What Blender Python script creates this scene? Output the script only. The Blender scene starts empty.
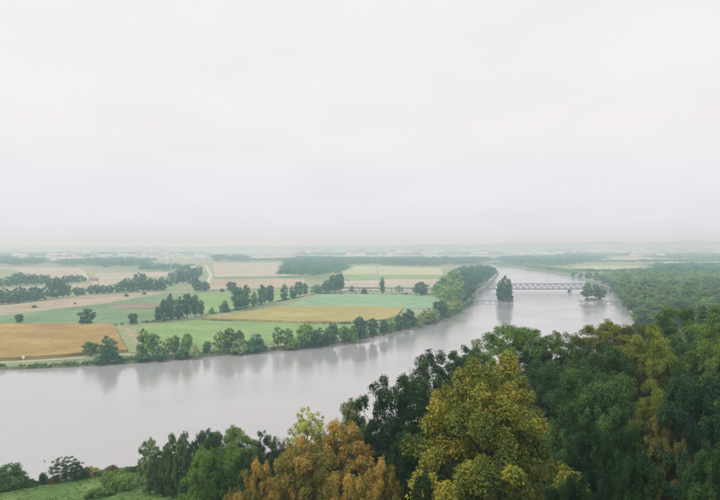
import bpy, math
import numpy as np
from mathutils import Vector

# ------------------------------------------------------------------ camera, sky, sun, exposure
H_CAM, FPX, HOR = 70.0, 700.0, 245.0          # eye height over the river, focal length and horizon row of a 720 x 500 frame
scene = bpy.context.scene
cam_data = bpy.data.cameras.new('camera')
cam_data.sensor_width = 36.0
cam_data.lens = 36.0 * FPX / 720.0
cam_data.shift_y = (HOR - 250.0) / 720.0
cam_data.clip_start = 0.5
cam_data.clip_end = 120000.0
cam = bpy.data.objects.new('camera', cam_data)
scene.collection.objects.link(cam)
cam.location = (0, 0, H_CAM)
cam.rotation_euler = (math.radians(90), 0, 0)
scene.camera = cam

SUN_EL, SUN_AZ = math.radians(52), math.radians(-125)   # azimuth from +Y towards +X
world = bpy.data.worlds.new('World')
scene.world = world
world.use_nodes = True
wn, wl = world.node_tree.nodes, world.node_tree.links
wn.clear()
def wnode(t, **kw):
    n = wn.new(t)
    for k, v in kw.items(): setattr(n, k, v)
    return n
out = wnode('ShaderNodeOutputWorld')
bg = wnode('ShaderNodeBackground'); bg.inputs['Strength'].default_value = 0.1
sky = wnode('ShaderNodeTexSky', sky_type='NISHITA', sun_disc=False)
sky.sun_elevation, sky.sun_rotation = SUN_EL, SUN_AZ
tc = wnode('ShaderNodeTexCoord')
sep = wnode('ShaderNodeSeparateXYZ'); wl.new(tc.outputs['Generated'], sep.inputs[0])
zc = wnode('ShaderNodeMath', operation='MAXIMUM'); wl.new(sep.outputs['Z'], zc.inputs[0]); zc.inputs[1].default_value = 0.0
# overcast deck: dim grey-blue low down, warm white higher up
ramp = wnode('ShaderNodeValToRGB')
wl.new(zc.outputs[0], ramp.inputs[0])
e = ramp.color_ramp.elements
e[0].position = 0.0; e[0].color = (0.555, 0.580, 0.720, 1)
e[1].position = 1.0; e[1].color = (0.870, 0.865, 0.870, 1)
k = ramp.color_ramp.elements.new(0.06); k.color = (0.598, 0.602, 0.655, 1)
k = ramp.color_ramp.elements.new(0.16); k.color = (0.650, 0.630, 0.622, 1)
k = ramp.color_ramp.elements.new(0.36); k.color = (0.650, 0.634, 0.628, 1)
# cloud-deck relief: noise on a horizontal layer overhead
zd = wnode('ShaderNodeMath', operation='ADD'); wl.new(zc.outputs[0], zd.inputs[0]); zd.inputs[1].default_value = 0.22
dx = wnode('ShaderNodeMath', operation='DIVIDE'); wl.new(sep.outputs['X'], dx.inputs[0]); wl.new(zd.outputs[0], dx.inputs[1])
dy = wnode('ShaderNodeMath', operation='DIVIDE'); wl.new(sep.outputs['Y'], dy.inputs[0]); wl.new(zd.outputs[0], dy.inputs[1])
cmb = wnode('ShaderNodeCombineXYZ'); wl.new(dx.outputs[0], cmb.inputs[0]); wl.new(dy.outputs[0], cmb.inputs[1])
nz = wnode('ShaderNodeTexNoise'); wl.new(cmb.outputs[0], nz.inputs['Vector'])
nz.inputs['Scale'].default_value = 1.7; nz.inputs['Detail'].default_value = 5.0; nz.inputs['Roughness'].default_value = 0.5
nz.inputs['Distortion'].default_value = 0.3
mr = wnode('ShaderNodeMapRange'); wl.new(nz.outputs['Fac'], mr.inputs['Value'])
mr.inputs['From Min'].default_value = 0.3; mr.inputs['From Max'].default_value = 0.7
mr.inputs['To Min'].default_value = 14.0; mr.inputs['To Max'].default_value = 14.95
sc_ = wnode('ShaderNodeVectorMath', operation='SCALE'); wl.new(ramp.outputs['Color'], sc_.inputs[0]); wl.new(mr.outputs[0], sc_.inputs['Scale'])
mix = wnode('ShaderNodeMix', data_type='RGBA'); mix.inputs['Factor'].default_value = 0.94
wl.new(sky.outputs[0], mix.inputs['A']); wl.new(sc_.outputs[0], mix.inputs['B'])
wl.new(mix.outputs['Result'], bg.inputs['Color']); wl.new(bg.outputs[0], out.inputs[0])

sun_data = bpy.data.lights.new('sun', 'SUN')
sun_data.energy = 1.5; sun_data.angle = math.radians(14); sun_data.color = (1.0, 0.96, 0.90)
sun = bpy.data.objects.new('sun', sun_data); scene.collection.objects.link(sun)
sd = Vector((math.sin(SUN_AZ) * math.cos(SUN_EL), math.cos(SUN_AZ) * math.cos(SUN_EL), math.sin(SUN_EL)))
sun.rotation_euler = sd.to_track_quat('Z', 'Y').to_euler()
sun.location = (0, 0, 300)

scene.view_settings.view_transform = 'Standard'
scene.view_settings.look = 'None'
scene.view_settings.exposure = 0.0
scene.view_settings.gamma = 1.0
scene.view_settings.use_curve_mapping = False
cy = scene.cycles
cy.use_denoising = True
cy.max_bounces = 10; cy.diffuse_bounces = 3; cy.glossy_bounces = 2; cy.transmission_bounces = 3; cy.volume_bounces = 6
cy.use_adaptive_sampling = True; cy.adaptive_threshold = 0.02

COL = scene.collection
Z0 = 1.5                                        # level of the flood plain above the river

# ------------------------------------------------------------------ helpers
def gp(px, py, z=Z0):                           # a point seen at a picture row and column, on level ground of height z
    Y = (H_CAM - z) * FPX / (py - HOR)
    return ((px - 360.0) / FPX * Y, Y)

def tag(o, label=None, cat=None, group=None, kind=None):
    if label: o['label'] = label
    if cat: o['category'] = cat
    if group: o['group'] = group
    if kind: o['kind'] = kind
    return o

def link(name, data, mats=(), parent=None, loc=None):
    o = bpy.data.objects.new(name, data); COL.objects.link(o)
    if data is not None and mats and not data.materials:
        for m in (mats if isinstance(mats, (list, tuple)) else [mats]): data.materials.append(m)
    if parent is not None: o.parent = parent
    if loc is not None: o.location = loc
    return o

def np_mesh(name, verts, faces, tint=None, smooth=False, mat_index=None):
    """faces: (n,k) array or list of arrays with different k"""
    me = bpy.data.meshes.new(name)
    verts = np.asarray(verts, np.float32)
    if not isinstance(faces, list): faces = [faces]
    faces = [np.asarray(f, np.int32) for f in faces if len(f)]
    me.vertices.add(len(verts)); me.vertices.foreach_set('co', verts.ravel())
    idx = np.concatenate([f.ravel() for f in faces])
    tot = np.concatenate([np.full(len(f), f.shape[1], np.int32) for f in faces])
    start = np.concatenate([[0], np.cumsum(tot)[:-1]]).astype(np.int32)
    me.loops.add(len(idx)); me.loops.foreach_set('vertex_index', idx)
    me.polygons.add(len(tot)); me.polygons.foreach_set('loop_start', start)
    if mat_index is not None: me.polygons.foreach_set('material_index', np.asarray(mat_index, np.int32))
    me.polygons.foreach_set('use_smooth', np.full(len(tot), bool(smooth)))
    me.update(calc_edges=True)
    if tint is not None:
        a = me.attributes.new('tint', 'FLOAT', 'FACE'); a.data.foreach_set('value', np.asarray(tint, np.float32))
    return me

def box_arrays(x0, x1, y0, y1, z0, z1):
    v = [(x0,y0,z0),(x1,y0,z0),(x1,y1,z0),(x0,y1,z0),(x0,y0,z1),(x1,y0,z1),(x1,y1,z1),(x0,y1,z1)]
    f = [(0,3,2,1),(4,5,6,7),(0,1,5,4),(1,2,6,5),(2,3,7,6),(3,0,4,7)]
    return v, f

def box_mesh(name, *a):
    v, f = box_arrays(*a); me = bpy.data.meshes.new(name); me.from_pydata(v, [], f); me.update(); return me

def beam_mesh(name, p, q, w, h):
    p, q = Vector(p), Vector(q); d = (q - p).normalized()
    up = Vector((0, 0, 1)) if abs(d.z) < 0.95 else Vector((0, 1, 0))
    s = d.cross(up).normalized() * w / 2; u = s.cross(d).normalized() * h / 2
    v = [p - s - u, p + s - u, p + s + u, p - s + u, q - s - u, q + s - u, q + s + u, q - s + u]
    f = [(0,3,2,1),(4,5,6,7),(0,1,5,4),(1,2,6,5),(2,3,7,6),(3,0,4,7)]
    me = bpy.data.meshes.new(name); me.from_pydata([tuple(a) for a in v], [], f); me.update(); return me

def tube(path, radii, n=6):
    path = np.asarray(path, float); m = len(path)
    V, F = [], []
    for i in range(m):
        d = path[min(i + 1, m - 1)] - path[max(i - 1, 0)]; d /= np.linalg.norm(d) + 1e-9
        a = np.cross(d, (0, 0, 1.0)) if abs(d[2]) < 0.9 else np.cross(d, (1.0, 0, 0)); a /= np.linalg.norm(a)
        b = np.cross(d, a)
        for j in range(n):
            t = 2 * math.pi * j / n
            V.append(path[i] + radii[i] * (math.cos(t) * a + math.sin(t) * b))
    for i in range(m - 1):
        for j in range(n):
            F.append((i*n + j, i*n + (j+1) % n, (i+1)*n + (j+1) % n, (i+1)*n + j))
    return np.array(V), np.array(F)

def join(parts):
    V, F, o = [], [], 0
    for v, f in parts:
        V.append(v); F.append(np.asarray(f) + o); o += len(v)
    return np.concatenate(V), np.concatenate(F)

# ------------------------------------------------------------------ materials
def new_mat(name):
    m = bpy.data.materials.new(name); m.use_nodes = True; m.node_tree.nodes.clear(); return m, m.node_tree.nodes, m.node_tree.links

def foliage_mat(name, ramp_cols=None, light=(1.62, 1.48, 1.10), dark=(0.44, 0.56, 0.60), transl=0.2):
    """leaf colour = the tree's own colour, varied leaf by leaf and spray by spray through the face attribute"""
    m, N, L = new_mat(name)
    o = N.new('ShaderNodeOutputMaterial'); at = N.new('ShaderNodeAttribute'); at.attribute_name = 'tint'
    if ramp_cols:
        r = N.new('ShaderNodeValToRGB'); L.new(at.outputs['Fac'], r.inputs[0]); el = r.color_ramp.elements
        el[0].position, el[0].color = ramp_cols[0][0], (*ramp_cols[0][1], 1)
        el[1].position, el[1].color = ramp_cols[-1][0], (*ramp_cols[-1][1], 1)
        for p, c in ramp_cols[1:-1]:
            x = el.new(p); x.color = (*c, 1)
        col = r.outputs['Color']
    else:
        oi = N.new('ShaderNodeObjectInfo')
        mx = N.new('ShaderNodeMix'); mx.data_type = 'RGBA'; L.new(at.outputs['Fac'], mx.inputs['Factor'])
        mx.inputs['A'].default_value = (*dark, 1); mx.inputs['B'].default_value = (*light, 1)
        mu = N.new('ShaderNodeMix'); mu.data_type = 'RGBA'; mu.blend_type = 'MULTIPLY'; mu.inputs['Factor'].default_value = 1
        L.new(oi.outputs['Color'], mu.inputs['A']); L.new(mx.outputs['Result'], mu.inputs['B'])
        col = mu.outputs['Result']
    p = N.new('ShaderNodeBsdfPrincipled'); L.new(col, p.inputs['Base Color'])
    p.inputs['Roughness'].default_value = 0.6; p.inputs['Specular IOR Level'].default_value = 0.10
    t = N.new('ShaderNodeBsdfTranslucent'); L.new(col, t.inputs['Color'])
    s = N.new('ShaderNodeMixShader'); s.inputs[0].default_value = transl
    L.new(p.outputs[0], s.inputs[1]); L.new(t.outputs[0], s.inputs[2]); L.new(s.outputs[0], o.inputs[0])
    return m

def noise_mat(name, c1, c2, scale=0.05, detail=6, rough=0.9, c3=None, fine=1.5, spec=0.1, rows=None, rowamp=0.0, bump=0.0):
    """two or three earth colours broken up by noise in world metres; rows = (angle, metres) of drilled crop rows"""
    m, N, L = new_mat(name)
    o = N.new('ShaderNodeOutputMaterial'); g = N.new('ShaderNodeNewGeometry')
    n1 = N.new('ShaderNodeTexNoise'); L.new(g.outputs['Position'], n1.inputs['Vector'])
    n1.inputs['Scale'].default_value = scale; n1.inputs['Detail'].default_value = detail; n1.inputs['Roughness'].default_value = 0.6
    r = N.new('ShaderNodeValToRGB'); L.new(n1.outputs['Fac'], r.inputs[0]); el = r.color_ramp.elements
    el[0].position, el[0].color = 0.33, (*c1, 1); el[1].position, el[1].color = 0.68, (*c2, 1)
    if c3:
        x = el.new(0.56); x.color = (*c3, 1)
    n2 = N.new('ShaderNodeTexNoise'); L.new(g.outputs['Position'], n2.inputs['Vector'])
    n2.inputs['Scale'].default_value = fine; n2.inputs['Detail'].default_value = 4
    mr_ = N.new('ShaderNodeMapRange'); L.new(n2.outputs['Fac'], mr_.inputs['Value'])
    mr_.inputs['From Min'].default_value = 0.25; mr_.inputs['From Max'].default_value = 0.75
    mr_.inputs['To Min'].default_value = 0.78; mr_.inputs['To Max'].default_value = 1.2
    val = mr_.outputs[0]
    n4 = N.new('ShaderNodeTexNoise'); L.new(g.outputs['Position'], n4.inputs['Vector'])          # damp and thin patches
    n4.inputs['Scale'].default_value = scale * 2.6; n4.inputs['Detail'].default_value = 5; n4.inputs['Roughness'].default_value = 0.65; n4.inputs['Distortion'].default_value = 0.8
    m4 = N.new('ShaderNodeMapRange'); L.new(n4.outputs['Fac'], m4.inputs['Value']); m4.inputs['From Min'].default_value = 0.3; m4.inputs['From Max'].default_value = 0.7
    m4.inputs['To Min'].default_value = 0.86; m4.inputs['To Max'].default_value = 1.12
    q4 = N.new('ShaderNodeMath'); q4.operation = 'MULTIPLY'; L.new(val, q4.inputs[0]); L.new(m4.outputs[0], q4.inputs[1]); val = q4.outputs[0]
    if rows:
        mp = N.new('ShaderNodeMapping'); L.new(g.outputs['Position'], mp.inputs['Vector']); mp.inputs['Rotation'].default_value = (0, 0, rows[0])
        w = N.new('ShaderNodeTexWave'); w.wave_type = 'BANDS'; w.bands_direction = 'X'
        L.new(mp.outputs[0], w.inputs['Vector']); w.inputs['Scale'].default_value = 6.2832 / rows[1] / 20.0 * 1.0
        w.inputs['Distortion'].default_value = 1.2; w.inputs['Detail'].default_value = 2
        m2 = N.new('ShaderNodeMapRange'); L.new(w.outputs['Fac'], m2.inputs['Value'])
        m2.inputs['To Min'].default_value = 1 - rowamp; m2.inputs['To Max'].default_value = 1 + rowamp
        mm = N.new('ShaderNodeMath'); mm.operation = 'MULTIPLY'; L.new(val, mm.inputs[0]); L.new(m2.outputs[0], mm.inputs[1]); val = mm.outputs[0]
    sc2 = N.new('ShaderNodeVectorMath'); sc2.operation = 'SCALE'; L.new(r.outputs['Color'], sc2.inputs[0]); L.new(val, sc2.inputs['Scale'])
    p = N.new('ShaderNodeBsdfPrincipled'); L.new(sc2.outputs[0], p.inputs['Base Color'])
    p.inputs['Roughness'].default_value = rough; p.inputs['Specular IOR Level'].default_value = spec
    if bump:
        b = N.new('ShaderNodeBump'); L.new(n2.outputs['Fac'], b.inputs['Height']); b.inputs['Strength'].default_value = bump; b.inputs['Distance'].default_value = 0.6
        L.new(b.outputs[0], p.inputs['Normal'])
    L.new(p.outputs[0], o.inputs[0]); return m

M_LEAF = foliage_mat('foliage')
M_YELLOW = foliage_mat('autumn_yellow_foliage', [(0.0, (0.060, 0.092, 0.020)), (0.42, (0.155, 0.195, 0.032)), (0.66, (0.27, 0.27, 0.038)), (0.86, (0.48, 0.38, 0.050)), (1.0, (0.62, 0.45, 0.065))], transl=0.22)
M_ORANGE = foliage_mat('autumn_orange_foliage', [(0.0, (0.075, 0.105, 0.024)), (0.36, (0.19, 0.185, 0.040)), (0.60, (0.40, 0.285, 0.060)), (0.85, (0.60, 0.38, 0.085)), (1.0, (0.68, 0.46, 0.13))], transl=0.22)
M_BARK = noise_mat('bark', (0.045, 0.036, 0.028), (0.11, 0.09, 0.07), scale=1.2, fine=8)
M_PALEBARK = noise_mat('pale_bark', (0.16, 0.16, 0.11), (0.26, 0.26, 0.17), scale=1.2, fine=8)
M_CONC = noise_mat('concrete', (0.20, 0.20, 0.195), (0.32, 0.31, 0.30), scale=0.4, fine=3)
M_STEEL = noise_mat('grey_green_steel', (0.22, 0.24, 0.24), (0.31, 0.33, 0.33), scale=0.6, fine=3, rough=0.6, spec=0.4)
M_ASPH = noise_mat('asphalt', (0.05, 0.05, 0.05), (0.09, 0.088, 0.085), scale=0.3, fine=4)
M_WHITE = noise_mat('white_render', (0.68, 0.68, 0.66), (0.80, 0.80, 0.78), scale=0.2, fine=1)
M_GREYW = noise_mat('grey_render', (0.42, 0.41, 0.40), (0.55, 0.54, 0.52), scale=0.2, fine=1)
M_REDROOF = noise_mat('red_tile_roof', (0.26, 0.10, 0.07), (0.38, 0.17, 0.12), scale=0.4, fine=2)
M_GREYROOF = noise_mat('grey_roof', (0.24, 0.24, 0.25), (0.38, 0.38, 0.38), scale=0.2, fine=1)
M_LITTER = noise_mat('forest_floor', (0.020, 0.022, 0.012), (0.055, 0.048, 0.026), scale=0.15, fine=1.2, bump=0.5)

# ------------------------------------------------------------------ the river and its banks
NEAR_BANK = np.array([(-2000,-660),(-1000,-215),(-400,64),(-208,150),(-104,203),(-78,214),(-40,230),(0,255),(50,305),(100,368),(150,447),(200,540),
    (261,653),(294,778),(330,890),(371,1020),(425,1250),(466,1531),(480,1815),(477,2227),(467,2513),(440,2850)], float)
LEFT_BANK = np.array([(425,2870),(410,2600),(413,2380),(397,2130),(358,1815),(342,1735),(320,1633),(246,1324),(202,1139),(160,985),(135,850),(114,778),(92,706),
    (78,671),(45,612),(16,557),(-15,512),(-42,487),(-73,467),(-103,450),(-140,427),(-176,411),(-208,405),(-320,360),(-900,100),(-2000,-420)], float) * 0.972

def resample(P, step, amp=0.0, seed=1):
    out = []
    for a, b in zip(P[:-1], P[1:]):
        n = max(1, int(np.linalg.norm(b - a) / step))
        n = min(n, 120)
        for i in range(n): out.append(a + (b - a) * i / n)
    out.append(P[-1]); out = np.array(out)
    if amp:
        rg = np.random.default_rng(seed); j = rg.normal(0, 1, out.shape)
        for _ in range(2): j[1:-1] = (j[:-2] + j[1:-1] * 2 + j[2:]) / 4
        out[1:-1] += j[1:-1] * amp
    return out

def signed_dist(P, X, Y):
    """distance to polyline P, positive on its right-hand side"""
    best = np.full(X.shape, 1e18); sgn = np.ones(X.shape)
    for a, b in zip(P[:-1], P[1:]):
        d = b - a; L2 = d @ d
        t = np.clip(((X - a[0]) * d[0] + (Y - a[1]) * d[1]) / L2, 0, 1)
        qx, qy = X - (a[0] + t * d[0]), Y - (a[1] + t * d[1])
        dd = qx * qx + qy * qy
        c = qx * d[1] - qy * d[0]
        m = dd < best - 1e-9
        best = np.where(m, dd, best); sgn = np.where(m, np.sign(c) + (c == 0), sgn)
    return np.sqrt(best) * sgn

def smooth(a, b, x):
    t = np.clip((x - a) / (b - a), 0, 1); return t * t * (3 - 2 * t)

def hill(X, Y):
    X, Y = np.asarray(X, float), np.asarray(Y, float)
    d = signed_dist(NEAR_BANK, X, Y)
    hl = np.interp(d, [-12, 0, 4, 35, 70, 100, 145, 180, 260], [-4, 0, 1.3, 4.5, 10, 17, 27, 33, 36])
    hr = np.interp(d, [-12, 0, 4, 30, 60, 80, 120, 200], [-4, 0, 1.3, 11, 26, 32, 35, 38])
    h = hl + (hr - hl) * smooth(-30, 50, X)
    flat = smooth(480, 300, Y)
    h = np.where(d > 4, Z0 * 0.9 + (h - Z0 * 0.9) * flat, h)
    bump = 0.35 * np.sin(X * 0.11 + 1.3 * np.sin(Y * 0.07)) * np.sin(Y * 0.13 + X * 0.05)
    h = np.where(d > 6, h + bump * np.clip((d - 6) / 20, 0, 1), h)
    r = np.hypot(X * 0.6, np.maximum(Y, 0))                    # the steep knoll the viewer stands on
    return np.maximum(h, np.interp(r, [0, 3, 24, 46, 62], [68.2, 67.0, 50, 33, -20]))

# water: one broad sheet under the land
m, N, L = new_mat('river_water')
o_ = N.new('ShaderNodeOutputMaterial'); p_ = N.new('ShaderNodeBsdfPrincipled')
g_ = N.new('ShaderNodeNewGeometry')
n_ = N.new('ShaderNodeTexNoise'); L.new(g_.outputs['Position'], n_.inputs['Vector']); n_.inputs['Scale'].default_value = 0.55; n_.inputs['Detail'].default_value = 4
n3 = N.new('ShaderNodeTexNoise'); L.new(g_.outputs['Position'], n3.inputs['Vector']); n3.inputs['Scale'].default_value = 0.012; n3.inputs['Detail'].default_value = 3
n3.inputs['Distortion'].default_value = 0.6
rr = N.new('ShaderNodeMapRange'); L.new(n3.outputs['Fac'], rr.inputs['Value']); rr.inputs['From Min'].default_value = 0.35; rr.inputs['From Max'].default_value = 0.65
rr.inputs['To Min'].default_value = 0.05; rr.inputs['To Max'].default_value = 0.16
bs = N.new('ShaderNodeMapRange'); L.new(n3.outputs['Fac'], bs.inputs['Value']); bs.inputs['From Min'].default_value = 0.35; bs.inputs['From Max'].default_value = 0.65
bs.inputs['To Min'].default_value = 0.05; bs.inputs['To Max'].default_value = 0.18
b_ = N.new('ShaderNodeBump'); L.new(n_.outputs['Fac'], b_.inputs['Height']); L.new(bs.outputs[0], b_.inputs['Strength']); b_.inputs['Distance'].default_value = 1.0
p_.inputs['Base Color'].default_value = (0.375, 0.372, 0.376, 1); L.new(rr.outputs[0], p_.inputs['Roughness']); p_.inputs['IOR'].default_value = 1.5
L.new(b_.outputs[0], p_.inputs['Normal']); L.new(p_.outputs[0], o_.inputs[0])
M_WATER = m
xs = np.linspace(-2000, 1200, 33); ys = np.linspace(-700, 2950, 37)
GX, GY = np.meshgrid(xs, ys); nv = len(xs)
V = np.stack([GX.ravel(), GY.ravel(), np.zeros(GX.size)], 1)
idx = np.arange(GX.size).reshape(GX.shape)
Fq = np.stack([idx[:-1, :-1], idx[:-1, 1:], idx[1:, 1:], idx[1:, :-1]], -1).reshape(-1, 4)
tag(link('river', np_mesh('river', V, Fq), M_WATER), 'wide pale grey river curving between wooded banks', kind='structure')

# flood plain: one sheet out to the horizon with the river cut out of it and sloping banks
M_PLAIN = noise_mat('plain_grass', (0.19, 0.235, 0.115), (0.40, 0.38, 0.25), scale=0.004, fine=0.08, c3=(0.27, 0.30, 0.16))
M_BANK = noise_mat('bank_earth', (0.10, 0.12, 0.06), (0.22, 0.20, 0.14), scale=0.1, fine=0.8)
lb = resample(LEFT_BANK, 8, 0.9, 3)
nb = resample(NEAR_BANK[12:], 8, 0.9, 4)
edge = np.concatenate([nb, lb])                               # up the near bank to the end of the reach, back down the far bank
outer = [(-60000, -420), (-60000, 70000), (60000, 70000), (60000, 620), (420, 620)]
poly = [(x, y, Z0) for x, y in edge] + [(x, y, Z0) for x, y in outer]
tang = np.gradient(edge, axis=0); tang /= np.linalg.norm(tang, axis=1)[:, None] + 1e-9
toward = np.stack([-tang[:, 1], tang[:, 0]], 1)               # left-hand side of travel = into the river
skirt = edge + toward * 3.0
ne = len(edge)
verts = poly + [(x, y, -0.8) for x, y in skirt]
me = bpy.data.meshes.new('flood_plain')
base = len(poly)
faces = [tuple(range(len(poly)))] + [(i, base + i, base + i + 1, i + 1) for i in range(ne - 1)]
me.from_pydata(verts, [], faces); me.update()
me.materials.append(M_PLAIN); me.materials.append(M_BANK)
for p in me.polygons[1:]: p.material_index = 1
tag(link('flood_plain_ground', me), 'flat green and tan flood plain reaching the hazy horizon', kind='structure')

# hillside on the camera's side of the river
xs = np.arange(-420, 700.1, 4.0); ys = np.arange(-60, 660.1, 4.0)
GX, GY = np.meshgrid(xs, ys); GZ = hill(GX, GY)
rg0 = np.random.default_rng(9); GZ = GZ + np.where(GZ > 2.0, rg0.normal(0, 0.12, GZ.shape), 0)
V = np.stack([GX.ravel(), GY.ravel(), GZ.ravel()], 1); idx = np.arange(GX.size).reshape(GX.shape)
Fq = np.stack([idx[:-1, :-1], idx[:-1, 1:], idx[1:, 1:], idx[1:, :-1]], -1).reshape(-1, 4)
cx, cyy, cz = GX.ravel()[Fq].mean(1), GY.ravel()[Fq].mean(1), GZ.ravel()[Fq].max(1)
keep = cz > -3.5; Fq, cx, cyy = Fq[keep], cx[keep], cyy[keep]
meadow = (cx < -33 - 0.26 * (cyy - 150)) & (cyy < 235)
M_MEADOW = noise_mat('meadow', (0.085, 0.165, 0.042), (0.20, 0.27, 0.085), scale=0.09, fine=1.3, c3=(0.125, 0.205, 0.058), bump=0.6)
me = np_mesh('hillside', V, Fq, smooth=True, mat_index=np.where(meadow, 1, 0))
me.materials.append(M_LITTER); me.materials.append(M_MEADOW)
tag(link('hillside_ground', me), 'steep wooded hillside falling to a grassy river meadow', kind='structure')

# ------------------------------------------------------------------ fields of the plain
def field(name, pts, mat, label, h=0.12):
    P = [gp(x, y) for x, y in pts]
    area = sum(P[i][0] * P[(i + 1) % len(P)][1] - P[(i + 1) % len(P)][0] * P[i][1] for i in range(len(P)))
    if area < 0: P = P[::-1]
    n = len(P)
    v = [(x, y, Z0 - 0.3) for x, y in P] + [(x, y, Z0 + h) for x, y in P]
    f = [tuple(range(n, 2 * n))] + [(i, (i + 1) % n, n + (i + 1) % n, n + i) for i in range(n)]
    me = bpy.data.meshes.new(name); me.from_pydata(v, [], f); me.update()
    return tag(link(name, me, mat), label, kind='structure')

M_CORN = noise_mat('ripe_corn', (0.28, 0.185, 0.058), (0.41, 0.285, 0.105), scale=0.03, fine=0.5, c3=(0.345, 0.24, 0.08), rows=(0.5, 9.0), rowamp=0.10)
M_CORN2 = noise_mat('yellow_corn', (0.30, 0.26, 0.085), (0.43, 0.37, 0.15), scale=0.02, fine=0.4, c3=(0.365, 0.315, 0.115), rows=(0.9, 10.0), rowamp=0.10)
M_GREEN = noise_mat('green_field', (0.185, 0.29, 0.10), (0.29, 0.375, 0.145), scale=0.015, fine=0.3, c3=(0.23, 0.335, 0.12), rows=(1.2, 12.0), rowamp=0.10)
M_TEAL = noise_mat('bluish_green_field', (0.19, 0.33, 0.18), (0.25, 0.39, 0.23), scale=0.01, fine=0.2, rows=(0.9, 14.0), rowamp=0.10)
M_GREEN2 = noise_mat('dark_green_field', (0.125, 0.215, 0.095), (0.21, 0.29, 0.14), scale=0.012, fine=0.2, rows=(1.3, 12.0), rowamp=0.10)
M_TAN = noise_mat('stubble', (0.33, 0.27, 0.18), (0.45, 0.38, 0.27), scale=0.01, fine=0.2, rows=(1.0, 14.0), rowamp=0.10)
M_PINK = noise_mat('pinkish_soil', (0.37, 0.325, 0.235), (0.47, 0.42, 0.315), scale=0.006, fine=0.12)
M_BROWN = noise_mat('ploughed_soil', (0.20, 0.16, 0.11), (0.28, 0.23, 0.16), scale=0.02, fine=0.3)
M_PALE = noise_mat('pale_yellow_green_field', (0.36, 0.38, 0.20), (0.46, 0.47, 0.28), scale=0.006, fine=0.1)
M_TRACK = noise_mat('gravel_track', (0.42, 0.40, 0.32), (0.56, 0.52, 0.42), scale=0.3, fine=1.2)
M_GRASSEDGE = noise_mat('grass_strip', (0.20, 0.26, 0.11), (0.32, 0.34, 0.17), scale=0.06, fine=0.6)

field('corn_field', [(-70,325.3),(0,325.5),(113,326.2),(127,352.5),(100,354),(60,357.5),(20,360),(-70,364)], M_CORN, 'golden ripe corn field beside the river', 2.0)
field('grass_strip_field', [(115,326.5),(123,326.8),(141,352),(129,352.5)], M_GRASSEDGE, 'light green grass strip along the end of the corn field', 0.2)
field('stubble_field', [(124,327.3),(134,330.5),(138,334),(137,350),(132,344)], M_TAN, 'small tan wedge of stubble by the grass strip', 0.15)
field('green_field', [(136,330),(140,327),(160,324.3),(200,320.5),(330,325),(376,324),(352,332),(300,341.5),(250,346),(200,350.2),(142,354)], M_GREEN, 'bright green field behind the riverside trees', 0.3)
field('yellow_field', [(201,319.8),(283,307.4),(360,307.6),(403,309.4),(396,318),(384,321.2),(355,323),(300,323),(240,321)], M_CORN2, 'yellow crop field below the bluish green field', 1.8)
field('bluish_green_field', [(285,306.6),(316,295.6),(330,294.4),(428,295.6),(455,302.4),(450,305.5),(425,309),(404,308.8),(360,307.2)], M_TEAL, 'bluish green crop field beside the wooded point', 0.5)
field('green_field', [(-70,318.5),(0,316.4),(40,311.5),(104,304),(165,293.6),(200,293.2),(196,314),(150,321.2),(100,324.8),(0,324.6),(-70,324.4)], M_GREEN2, 'dark green field around the lone round trees', 0.3)
field('ploughed_field', [(104,306.5),(120,304.4),(160,303.3),(158,308.5),(125,309.6)], M_BROWN, 'brown ploughed patch within the dark green field', 0.55)
field('stubble_field', [(-70,310),(0,305.8),(60,299.5),(100,295.6),(148,291.6),(160,292.6),(104,303),(40,310.4),(-70,317.5)], M_TAN, 'long tan stubble field in front of the hazy tree row', 0.15)
field('stubble_field', [(-30,292),(0,289.6),(48,285.8),(100,282.6),(100,286),(48,290.4),(0,294)], M_TAN, 'narrow pale field between two hazy tree rows', 0.15)
field('pinkish_field', [(8,268.4),(81,267.8),(86,279),(50,278.6),(24,272.5)], M_PINK, 'pinkish field left of the country lane', 0.1)
field('pinkish_field', [(95,273.2),(182,271.8),(166,276),(130,279.5),(106,285.5),(96,281.6)], M_PINK, 'pinkish orange field right of the country lane', 0.1)
field('green_field', [(180,292.8),(233,291.8),(300,290.6),(300,295),(236,309.5),(226,311.8),(200,314)], M_GREEN, 'pale green field behind the ditch trees', 0.2)
field('pinkish_field', [(213,263.2),(292,262.6),(300,275.6),(260,276.4),(214,276.8)], M_PINK, 'broad pinkish field below the far town', 0.1)
field('green_field', [(214,277.2),(300,276),(302,278),(214,279)], M_GREEN2, 'thin green strip across the broad pinkish field', 0.2)
field('pinkish_field', [(212,279.4),(303,278.4),(312,290),(300,290.2),(206,291.2)], M_TAN, 'tan field between green strip and viaduct', 0.1)
field('pale_field', [(341,267),(376,266.5),(378,274.2),(343,274.8)], M_PALE, 'pale yellow field behind the dark wood', 0.15)
field('green_field', [(344,275.1),(378,274.5),(378,279.5),(347,280.4)], M_GREEN, 'small green field below the pale yellow field', 0.2)
field('pinkish_field', [(348,280.8),(378.5,279.8),(379,290.6),(340,290.8)], M_PINK, 'pinkish field left of the tall poplar', 0.1)
field('pale_field', [(379,266.4),(440,267.4),(444,275),(379,274.6)], M_PALE, 'pale yellow green field before the far wood', 0.15)
field('green_field', [(379.5,275),(443,275.4),(440,279),(379.5,278.6)], M_GREEN, 'thin green field between pale and pinkish fields', 0.2)
field('pinkish_field', [(379.5,279),(439,279.4),(436,292.6),(380,291.2)], M_PINK, 'pinkish field right of the tall poplar', 0.1)
field('pinkish_field', [(606,262.3),(612,258),(652,257.6),(654,262.4)], M_PINK, 'pinkish field beyond the wooded shore', 0.1)
field('pale_field', [(572,266.4),(640,265.8),(630,271.5),(592,273)], M_PALE, 'pale yellow green field beyond the wooded shore', 0.15)
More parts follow.
